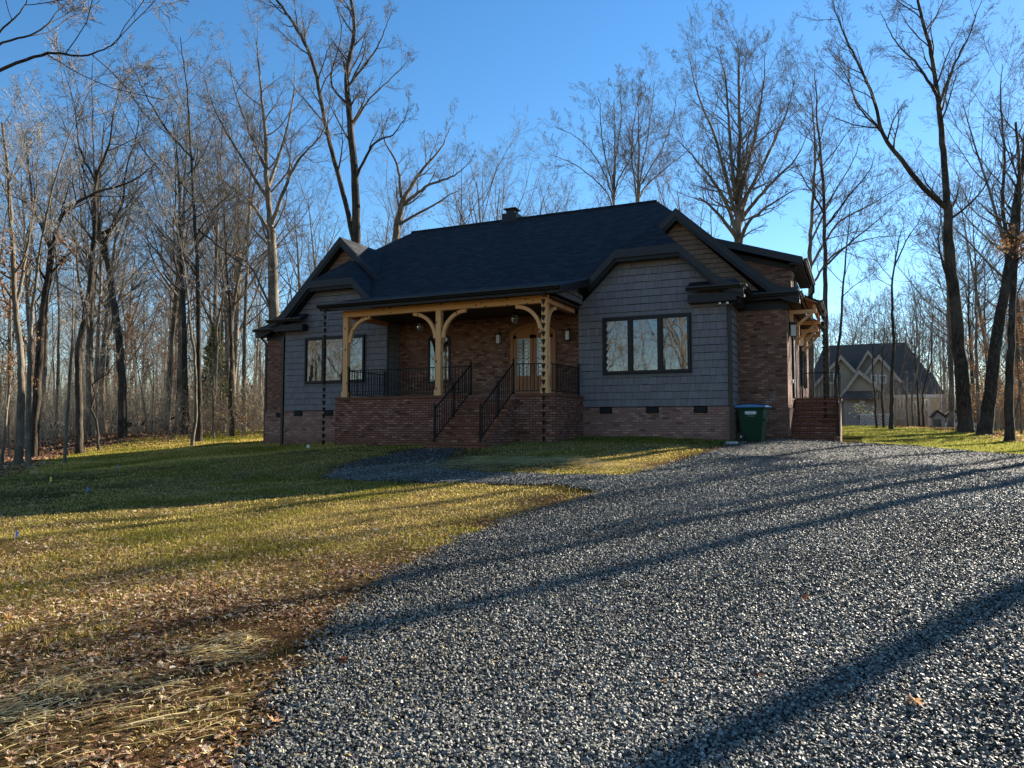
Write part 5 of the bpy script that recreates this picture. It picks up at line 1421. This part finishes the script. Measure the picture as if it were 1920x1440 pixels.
custom_tree('bare_tree', 'straight grey tree between the cedar and the left roof corner', [([(458, 783), (458, 664), (461, 560), (465, 440), (470, 330), (478, 240)], 9, 2.5)], 44, 12, 'bark_grey')
# behind the house
custom_tree('bare_tree', 'massive pale limbed tree rising behind the left gable with a wide crown', [([(518, 790), (516, 690), (514, 590), (508, 430)], 27, 17, 0, .9), ([(508, 430), (500, 330), (497, 250), (488, 150), (480, 70)], 12, 3), ([(510, 420), (535, 350), (560, 300), (600, 255), (640, 190)], 8, 2, -2), ([(508, 440), (470, 380), (420, 340), (375, 312)], 7, 1.5, 2), ([(503, 350), (530, 270), (550, 180), (552, 100)], 7, 1.5, 3), ([(500, 320), (470, 250), (440, 170), (430, 100)], 6, 1.5, 1), ([(505, 380), (450, 290), (400, 200), (380, 130)], 6, 1.5, -2), ([(516, 600), (470, 500), (420, 470), (370, 440)], 5, 1.5, -3)], 43, 13, 'bark_grey', 'twig_pale', dens=.75)
custom_tree('bare_tree', 'tall dark twin trunk tree behind the sunlit left gable peak', [([(670, 790), (668, 560), (668, 440), (665, 330), (656, 220), (650, 140), (664, 60), (655, -30)], 21, 5, 0, .5), ([(668, 470), (640, 350), (612, 240), (590, 130), (560, 60), (520, 0), (470, -50)], 10, 4, 2, .2), ([(664, 340), (700, 270), (740, 250), (770, 200)], 6, 1.5, -2), ([(658, 240), (690, 190), (730, 150), (770, 110)], 5, 1.5, 2), ([(655, 160), (700, 100), (720, 60), (740, 10)], 5, 1.5, 1), ([(654, 200), (620, 150), (640, 60), (620, -20)], 5, 1.5, 1)], 44, 14, 'bark_dark', 'twig', dens=.75)
custom_tree('bare_tree', 'spreading tree with pale limbs reaching right above the left end of the ridge', [([(738, 790), (738, 560), (742, 440), (757, 370)], 17, 11, 0, .8), ([(757, 372), (790, 320), (825, 280), (850, 230)], 8, 1.5, 1), ([(755, 385), (800, 350), (850, 330), (885, 300)], 7, 1.5, -2), ([(752, 370), (745, 310), (720, 260), (715, 210)], 6, 1.5, 1), ([(750, 420), (820, 380), (870, 350)], 6, 1.5, 2)], 47, 15, 'bark_grey', 'twig_pale', dens=.75)
def vase(name, label, bx, by_, d, seed, w, limbs_, **k):
    top = min(l[-1][1] for l in limbs_)
    custom_tree(name, label, [([(bx, by_ + 260), (bx, by_ + 100), (bx, by_), (bx + 3, (by_ + top) / 2 + 20), (bx + 1, top + 25)], w, 2, 0, .6)] + [([(bx + 1, max(l[0][1] + 30, by_ + 25 - random.random() * 110)), *l], w * .36, 1.6, random.uniform(-3, 3), .1) for l in limbs_], d, seed, **k)
vase('bare_tree', 'rounded many limbed tree right above the middle of the ridge', 1150, 400, 56, 16, 9, [[(1143, 350), (1120, 300), (1085, 260), (1040, 235)], [(1146, 340), (1130, 270), (1125, 200), (1120, 180)], [(1150, 330), (1160, 260), (1165, 200), (1158, 160)], [(1155, 350), (1185, 290), (1200, 240), (1210, 190)], [(1140, 365), (1095, 320), (1060, 300), (1030, 290)]], dens=.8)
vase('bare_tree', 'tall fan shaped tree above the right end of the ridge', 1195, 390, 56, 17, 10, [[(1200, 340), (1212, 270), (1222, 200), (1228, 150)], [(1205, 340), (1240, 280), (1262, 220), (1270, 170)], [(1190, 340), (1185, 270), (1192, 210), (1205, 160)], [(1210, 350), (1255, 310), (1290, 280), (1320, 240)]])
vase('bare_tree', 'large dense crowned tree directly behind the right gable', 1383, 450, 44, 18, 26, [[(1370, 370), (1345, 270), (1310, 180), (1290, 100)], [(1376, 350), (1368, 250), (1360, 150), (1345, 90)], [(1384, 340), (1388, 240), (1385, 140), (1390, 70)], [(1392, 350), (1415, 260), (1430, 170), (1435, 100)], [(1396, 380), (1440, 290), (1475, 210), (1490, 150)], [(1366, 390), (1330, 330), (1296, 290), (1270, 260)], [(1398, 400), (1450, 340), (1490, 300), (1520, 240)], [(1362, 420), (1325, 380), (1300, 370)], [(1402, 420), (1450, 380), (1500, 350)]], dens=1.1)
custom_tree('bare_tree', 'tall straight tree just right of the dormer eave, close to the house corner', [([(1550, 790), (1549, 700), (1548, 590), (1547, 470), (1543, 340), (1533, 230), (1528, 130)], 13, 3, 0, .55), ([(1546, 400), (1510, 340), (1480, 290)], 4, 1.2, 1), ([(1546, 500), (1600, 450), (1650, 410), (1690, 370)], 4, 1.2, 2), ([(1545, 430), (1590, 370), (1630, 320), (1640, 290)], 4, 1.2, -2)], 44, 19, 'bark_dark')
custom_tree('bare_tree', 'second tall tree beside the dormer eave with branches sweeping right', [([(1522, 790), (1520, 600), (1519, 480), (1524, 380), (1528, 270), (1520, 170)], 12, 3, 0, .5), ([(1520, 540), (1560, 480), (1620, 450), (1700, 440)], 5, 1.2, 2, .1), ([(1520, 500), (1570, 420), (1640, 380), (1720, 330)], 5, 1.2, 1, .1), ([(1522, 450), (1560, 370), (1600, 300), (1620, 240)], 4, 1.2, -1, .1)], 47, 20, 'bark_grey')
custom_tree('bare_tree', 'thin wavy tree in front of the neighbouring roof, beside the railing', [([(1566, 803), (1568, 700), (1577, 600), (1582, 520), (1590, 440), (1595, 380)], 7, 2)], 40, 21, 'bark_dark', dens=.7)
custom_tree('bare_tree', 'slim dark tree in front of the middle white gable, forked at its top', [([(1671, 804), (1672, 740), (1675, 640), (1672, 560), (1680, 480), (1690, 430)], 8, 3, 0, .6), ([(1677, 500), (1700, 450), (1720, 420), (1740, 380)], 3, 1.2)], 42, 22, 'bark_dark', dens=.8)
for k, (x_, xt) in enumerate([(1643, 1636), (1657, 1655), (1702, 1696), (1713, 1722), (1724, 1716), (1733, 1745)]):
    custom_tree('sapling', ['leftmost thin sapling in front of the neighbouring garage', 'second thin sapling in front of the neighbouring garage', 'pale leaning sapling before the neighbouring porch', 'curved sapling before the neighbouring porch door', 'thin dark sapling before the neighbouring porch window', 'forked small sapling at the right end of the neighbouring porch'][k], [([(x_, 803), (x_ - 3, 740), (xt, 680), (xt + 3, 620), (xt + (6 if k % 2 else -8), 560)], 4, 1.5)], 45 + k, 30 + k, 'bark_pale' if k in (2, 3) else 'bark_dark', dens=.8)
# right side
custom_tree('bare_tree', 'big dark tree on the right whose trunk forks high into two long leaning limbs', [([(1812, 808), (1806, 740), (1799, 660), (1790, 560), (1780, 460), (1777, 385)], 27, 15, 0, .92), ([(1777, 392), (1730, 350), (1690, 300), (1655, 250), (1640, 190), (1610, 120), (1580, 60), (1560, 0)], 11, 3, -2, .3), ([(1777, 390), (1770, 300), (1764, 230), (1757, 170), (1744, 90), (1725, 20), (1715, -30)], 13, 4, 1, .3), ([(1760, 200), (1785, 130), (1815, 70), (1840, 0)], 6, 2, -1, .1), ([(1757, 180), (1720, 120), (1680, 80), (1650, 20)], 6, 2, 1, .1), ([(1790, 560), (1770, 500), (1760, 450), (1765, 400)], 6, 2, 0, .2), ([(1655, 250), (1610, 200), (1590, 150), (1560, 100)], 4, 1.5, 0, .1)], 38, 40, 'bark_dark', 'twig')
custom_tree('bare_tree', 'thick dark trunk leaning right at the right edge of the lawn', [([(1846, 812), (1856, 740), (1868, 640), (1885, 540), (1896, 460), (1905, 380), (1922, 280), (1930, 180)], 25, 6, 0, .5), ([(1893, 480), (1880, 380), (1884, 290), (1876, 190), (1880, 120)], 8, 2, 1, .3)], 36, 41, 'bark_dark', leaves_=(400, BROWN, 0, 3))
custom_tree('bare_tree', 'slim brown trunk at the right edge wrapped with rusty leaves', [([(1893, 828), (1892, 740), (1896, 640), (1900, 540), (1908, 440), (1912, 330), (1905, 230)], 17, 4, 0, .5)], 30, 42, 'bark_dark', leaves_=(600, BROWN, 0, 3.5))
custom_tree('bare_tree', 'thin grey tree behind and between the two biggest right hand trunks', [([(1836, 805), (1832, 700), (1830, 600), (1828, 480), (1820, 380)], 7, 2)], 46, 43, 'bark_grey')
custom_tree('bare_tree', 'tree outside the left edge whose near branches reach over the upper left corner', [([(-330, 1000), (-320, 700), (-300, 400), (-290, 100), (-280, -200)], 40, 15, 0, .9), ([(-300, 420), (-150, 210), (0, 132), (90, 100), (150, 105), (205, 88), (228, 68)], 9, 1.6, -1, .45), ([(-295, 330), (-100, 150), (0, 84), (70, 60), (110, 20), (140, -10)], 7, 1.6, 1, .45), ([(-100, 170), (0, 60), (40, 20), (60, -20)], 5, 2, 0, .4)], 15, 44, 'bark_dark', 'twig', dens=.8, minr=.004)
# off to the right: trees that throw the long shadows across the gravel
for k, (c_, a_, s) in enumerate([(-1.9, 26, 1.0), (-4.8, 36, 1.0), (-5.8, 39, .95), (-8.2, 47, .9), (-6.9, 52, 1.0)]):
    x, y = .903 * c_ + .43 * a_, -.43 * c_ + .903 * a_
    plant('tall', x, y, s, ['straight tree beyond the right edge casting the bold nearest shadow', 'tree beyond the right edge casting the middle shadows', 'tall tree beyond the right edge of the drive', 'dark tree beyond the right edge casting the farther shadow', 'farthest tree of the row beyond the right edge'][k], None, k)
# cedar
rg = np.random.default_rng(77)
q = W(401, 790, 45); cx_, cy_ = q[0], q[1]; cz_ = gz(cx_, cy_)
t = thing('cedar_tree', 'small feathery green cedar standing among the bare trunks left of the house', 'tree', (cx_, cy_, cz_))
MB().tube([(0, 0, 0), (.05, 0, 3), (0, 0, 6.5)], [.09, .06, .01], 8).build('trunk', 'bark_dark', t)
n_ = 6500; hh = rg.random(n_) ** .8 * 5.2 + 1.3; rr_ = (1 - (hh - 1.3) / 5.4) ** .8 * 1.05 * rg.random(n_) ** .5; aa = rg.uniform(0, 2 * PI, n_)
rr_ *= 1 + .35 * np.sin(aa * 3 + hh * 3)
v, f, c = foliage_from(rg, np.stack([rr_ * np.cos(aa), rr_ * np.sin(aa), hh], 1), 9000, .16, .05, [(.09, .13, .03), (.13, .17, .045), (.19, .22, .06)])
link('crown', np_mesh('crown', v, f, c), 'needle', t)
# fallen log
lg = MB().tube([tuple(W(238, 797, 39)), tuple(W(290, 790, 42)), tuple(W(330, 783, 44))], [.12, .1, .07], 8).build('fallen_log', 'bark_dark'); tag(lg, 'dark fallen log lying on the leaf litter between two trunks', 'log')
lg = MB().tube([tuple(W(464, 795, 40) - (0, 0, .1)), tuple(W(420, 755, 43)), tuple(W(380, 718, 46))], [.07, .06, .04], 8).build('leaning_pole', 'bark_pale'); tag(lg, 'long pale dead trunk leaning diagonally against other trees', 'log')
# the individual trees of the wood behind -------------------------------------
rg = np.random.default_rng(5)
LW = 'tall bare tree among the crowd of similar trunks deep in the left wood'
n = 0
while n < 38:
    px = rg.uniform(-60, 520); d = rg.uniform(40, 72)
    q = W(px, 800, d)
    key = ['forest', 'pole', 'forest', 'pole', 'dark', 'vase'][n % 6]
    plant(key, q[0], q[1], rg.uniform(.8, 1.08), LW, 'trees of the left wood'); n += 1
for k in range(26):
    q = W(rg.uniform(-40, 490), 800, rg.uniform(36, 58)); plant('sapling', q[0], q[1], rg.uniform(.6, 1.3), 'slender bare sapling in the undergrowth of the left wood', 'saplings of the left wood')
for k, (px, d, s) in enumerate([(5, 27, .9), (275, 41, .8), (330, 44, .9), (345, 48, 1.0), (20, 31, .8), (210, 44, .8)]):
    q = W(px, 800, d); plant('beech', q[0], q[1], s, ['young beech holding orange brown leaves at the left frame edge', 'young beech with coppery leaves right of the crooked dark tree', 'beech sapling with rusty leaves left of the tallest dark trunk', 'leafy brown beech beside the tallest dark trunk, farther back', 'brown leaved beech close behind the grey leafy trunk at far left', 'faint brown leaved beech deep behind the crooked sapling'][k])
for k in range(12):
    px = [560, 600, 705, 800, 860, 905, 950, 985, 1040, 1095, 1260, 1300][k]; d = rg.uniform(56, 72); q = W(px, 800, d)
    s = [1.05, 1.05, .95, 1.0, 1.1, 1.1, 1.1, 1.05, 1.0, .95, 1.0, 1.1][k] * d / 62
    plant(['vase', 'forest', 'vase'][k % 3], q[0], q[1], s, 'bare tree crown showing above the roof ridge from behind the house', 'trees behind the house')
for k in range(24):
    px = rg.uniform(1500, 1960); d = rg.uniform(88, 118); q = W(px, 800, d)
    plant(['forest', 'pole', 'vase'][k % 3], q[0], q[1], rg.uniform(.65, .9), 'distant bare tree behind the neighbouring house', 'distant trees behind the neighbouring house')
for k in range(16):
    px = rg.uniform(1775, 1990); d = rg.uniform(44, 74); q = W(px, 800, d)
    plant(['forest', 'pole', 'dark'][k % 3], q[0], q[1], rg.uniform(.75, 1.05), 'bare tree in the dense strip of wood at the right edge', 'trees of the right wood')
for k, (px, d, s) in enumerate([(1868, 40, .7), (1895, 38, .8), (1915, 36, .75), (1840, 48, .7), (1905, 44, .9)]):
    q = W(px, 800, d); plant('beech', q[0], q[1], s, ['coppery leaved beech between the two dark right hand trunks', 'brown leaved beech behind the slim brown trunk', 'rusty beech at the right frame edge', 'small leafy beech behind the white picket fence', 'tall brown leaved beech at the back of the right edge'][k])
# trees behind the viewpoint: seen only mirrored in the windows
for k, (x, y, s) in enumerate([(-20, -9, 1), (-26, -16, .95), (-31, -6, 1), (-37, -12, 1), (-43, -5, .9), (-48, -15, 1), (-12, -14, 1), (-16, -24, 1), (-7, -20, .9), (-55, -9, 1), (-34, -24, 1), (-24, -30, 1), (-60, -22, 1), (-45, -28, 1), (-14, -34, 1), (-40, 2, .8), (-52, 4, .9), (-3, -30, 1)]):
    plant(['vase', 'forest', 'dark'][k % 3], x, y, s, 'bare tree standing behind the viewpoint, mirrored in the front windows', 'trees behind the viewpoint', k)
# far wood as one mass, undergrowth as one mass --------------------------------
def far_wood(name, label, spots, seed, Hh):
    rng = np.random.default_rng(seed); N = len(spots)
    st = np.array([(x, y, gz(x, y) - .3) for x, y in spots])
    L = rng.uniform(*Hh, N)
    P, R = grow(rng, st, np.stack([rng.normal(0, .04, N), rng.normal(0, .04, N), np.ones(N)], 1), L, rng.uniform(.07, .2, N), 9, .03, .03, .15)
    s = children(rng, P, R, L, 12, .35, 42, .38, rr=.5, tipshort=.45)
    P1, R1 = grow(rng, s[0], s[1], s[2], s[3], 5, .1, .08, .3)
    lv = crown_levels(rng, P1, R1, s[2], [(6, .2, 42, .5, 4, .1, .04, 3), (4, .2, 40, .5, 3, .1, .03, 3)], .011)
    v, f = join([tubes(P, R, 5), tubes(P1, R1, 3)] + [tubes(*l) for l in lv])
    tag(link(name, np_mesh(name, v, f), 'twig'), label, 'wood', kind='stuff')
sp1 = []
for k in range(170):
    q = W(rg.uniform(-150, 760), 800, rg.uniform(68, 125)); sp1.append((q[0], q[1]))
for k in range(60):
    q = W(rg.uniform(760, 1500), 800, rg.uniform(85, 125)); sp1.append((q[0], q[1]))
for k in range(110):
    q = W(rg.uniform(1500, 2080), 800, rg.uniform(95, 140)); sp1.append((q[0], q[1]))
far_wood('distant_wood', 'hazy mass of distant bare woodland closing the view', sp1, 3, (12, 18))
sp2 = [(x, y) for x, y in zip(rg.uniform(-95, 0, 115), rg.uniform(-60, -24, 115))]
far_wood('rear_wood', 'bare woodland behind the viewpoint mirrored in the windows', sp2, 4, (14, 20))
def brush(name, label, px0, px1, d0, d1, N, seed, hh, lv2=True):
    rng = np.random.default_rng(seed)
    pts = np.array([W(p, 800, d) for p, d in zip(rng.uniform(px0, px1, N), rng.uniform(d0, d1, N))])
    pts[:, 2] = GZ(pts[:, 0], pts[:, 1]) - .05
    L = rng.uniform(hh[0], hh[1], N) * rng.uniform(.5, 1, N)
    P, R = grow(rng, pts, np.stack([rng.normal(0, .16, N), rng.normal(0, .16, N), np.ones(N)], 1), L, rng.uniform(.008, .03, N), 6, .09, .03, .3)
    s = children(rng, P, R, L, 7, .2, 45, .38, rr=.6)
    P1, R1 = grow(rng, s[0], s[1], s[2], np.maximum(s[3], .006), 4, .15, .05, .4)
    s2 = children(rng, P1, R1, s[2], 3, .2, 45, .5, rr=.7); P2, R2 = grow(rng, s2[0], s2[1], s2[2], np.maximum(s2[3], .005), 3, .15, .03, .5)
    v, f = join([tubes(P, R, 4), tubes(P1, R1, 3), tubes(P2, R2, 3)])
    tag(link(name, np_mesh(name, v, f), 'twig_brown'), label, 'undergrowth', kind='stuff')
    return P1[:, -1]
tp = brush('undergrowth', 'tangle of thin pale brush and stems in the left wood', -120, 530, 37, 66, 2200, 8, (1.0, 5.0))
brush('distant_undergrowth', 'dense far brush closing the view between the left trunks', -160, 800, 62, 112, 3000, 18, (3, 10))
brush('distant_undergrowth', 'dense far brush behind the neighbouring house and right wood', 1480, 2120, 92, 120, 1800, 19, (3, 9))
brush('bare_shrubs', 'bare twiggy shrubs in front of the neighbouring porch', 1640, 1800, 50, 60, 150, 20, (1.5, 5.5))
tp2 = brush('undergrowth', 'brush tangle at the right edge behind the big trunks', 1835, 2040, 42, 62, 700, 9, (1.2, 5.5))
tp3 = brush('undergrowth', 'low bare bushes behind the neighbouring fence', 1500, 1900, 88, 98, 500, 10, (2, 7))

for tps, nn, lab, sd in ((tp, 7000, 'brown leaves clinging to the brush of the left wood', 1), (tp2, 9000, 'rusty leaves clinging to the brush at the right edge', 2)):
    rg2 = np.random.default_rng(sd); sel = vnoise(tps[:, 0], tps[:, 1], 2.5, 50 + sd) > (.25 if sd == 1 else -.1)
    v, f, c = foliage_from(rg2, tps[sel], nn, .11, .12, BROWN + ([(.45, .40, .18)] if sd == 1 else ORANGE))
    tag(link('clinging_leaves', np_mesh('clinging_leaves', v, f, c), 'dead_leaf'), lab, 'leaves', kind='stuff')
# bush by neighbour's lattice
q = W(1622, 800, 57); rg2 = np.random.default_rng(9)
t = thing('garden_bush', 'small pale flowering bush at the corner of the neighbouring garage', 'bush', (q[0], q[1], gz(q[0], q[1])))
P, R = grow(rg2, np.zeros((30, 3)), rg2.normal(0, .5, (30, 3)) * (1, 1, 0) + (0, 0, 1), np.full(30, 1.6), np.full(30, .015), 5, .15, .03, .4)
v, f = tubes(P, R, 3); link('stems', np_mesh('stems', v, f), 'twig', t)
v, f, c = foliage_from(rg2, P[:, 2:].reshape(-1, 3), 900, .09, .12, [(.5, .48, .4), (.08, .10, .04), (.14, .14, .06)]); link('foliage', np_mesh('foliage', v, f, c), 'dead_leaf', t)

# ------------------------------------------------------------------ light
SUN_AZ = rad(25.5)      # from +Y towards +X
SUN_EL = rad(22.5)
w = bpy.data.worlds.new("World"); scene.world = w; w.use_nodes = True
nt = w.node_tree; bg = nt.nodes['Background']
sky = nt.nodes.new('ShaderNodeTexSky'); sky.sky_type = 'NISHITA'; sky.sun_disc = False
sky.sun_elevation = SUN_EL; sky.sun_rotation = SUN_AZ
sky.altitude = 200; sky.air_density = 1.0; sky.dust_density = .05; sky.ozone_density = 2.5
hs = nt.nodes.new('ShaderNodeHueSaturation'); hs.inputs['Saturation'].default_value = 1.25; hs.inputs['Value'].default_value = 1.75
nt.links.new(sky.outputs[0], hs.inputs['Color']); nt.links.new(hs.outputs[0], bg.inputs[0]); bg.inputs[1].default_value = SKY
sd = bpy.data.lights.new('sun', 'SUN'); sd.energy = SUNS; sd.angle = rad(.5); sd.color = (1, .91, .76)
so = bpy.data.objects.new('sun', sd); COL.objects.link(so)
v = Vector((math.sin(SUN_AZ) * math.cos(SUN_EL), math.cos(SUN_AZ) * math.cos(SUN_EL), math.sin(SUN_EL)))
so.rotation_euler = v.to_track_quat('Z', 'Y').to_euler()
scene.view_settings.view_transform = 'Standard'; scene.view_settings.look = 'None'
scene.view_settings.exposure = 0; scene.view_settings.gamma = 1
scene.render.engine = 'CYCLES'
scene.cycles.max_bounces = 5; scene.cycles.diffuse_bounces = 2; scene.cycles.glossy_bounces = 3; scene.cycles.transmission_bounces = 4
scene.cycles.use_adaptive_sampling = True
scene.render.resolution_x = 1024; scene.render.resolution_y = 768
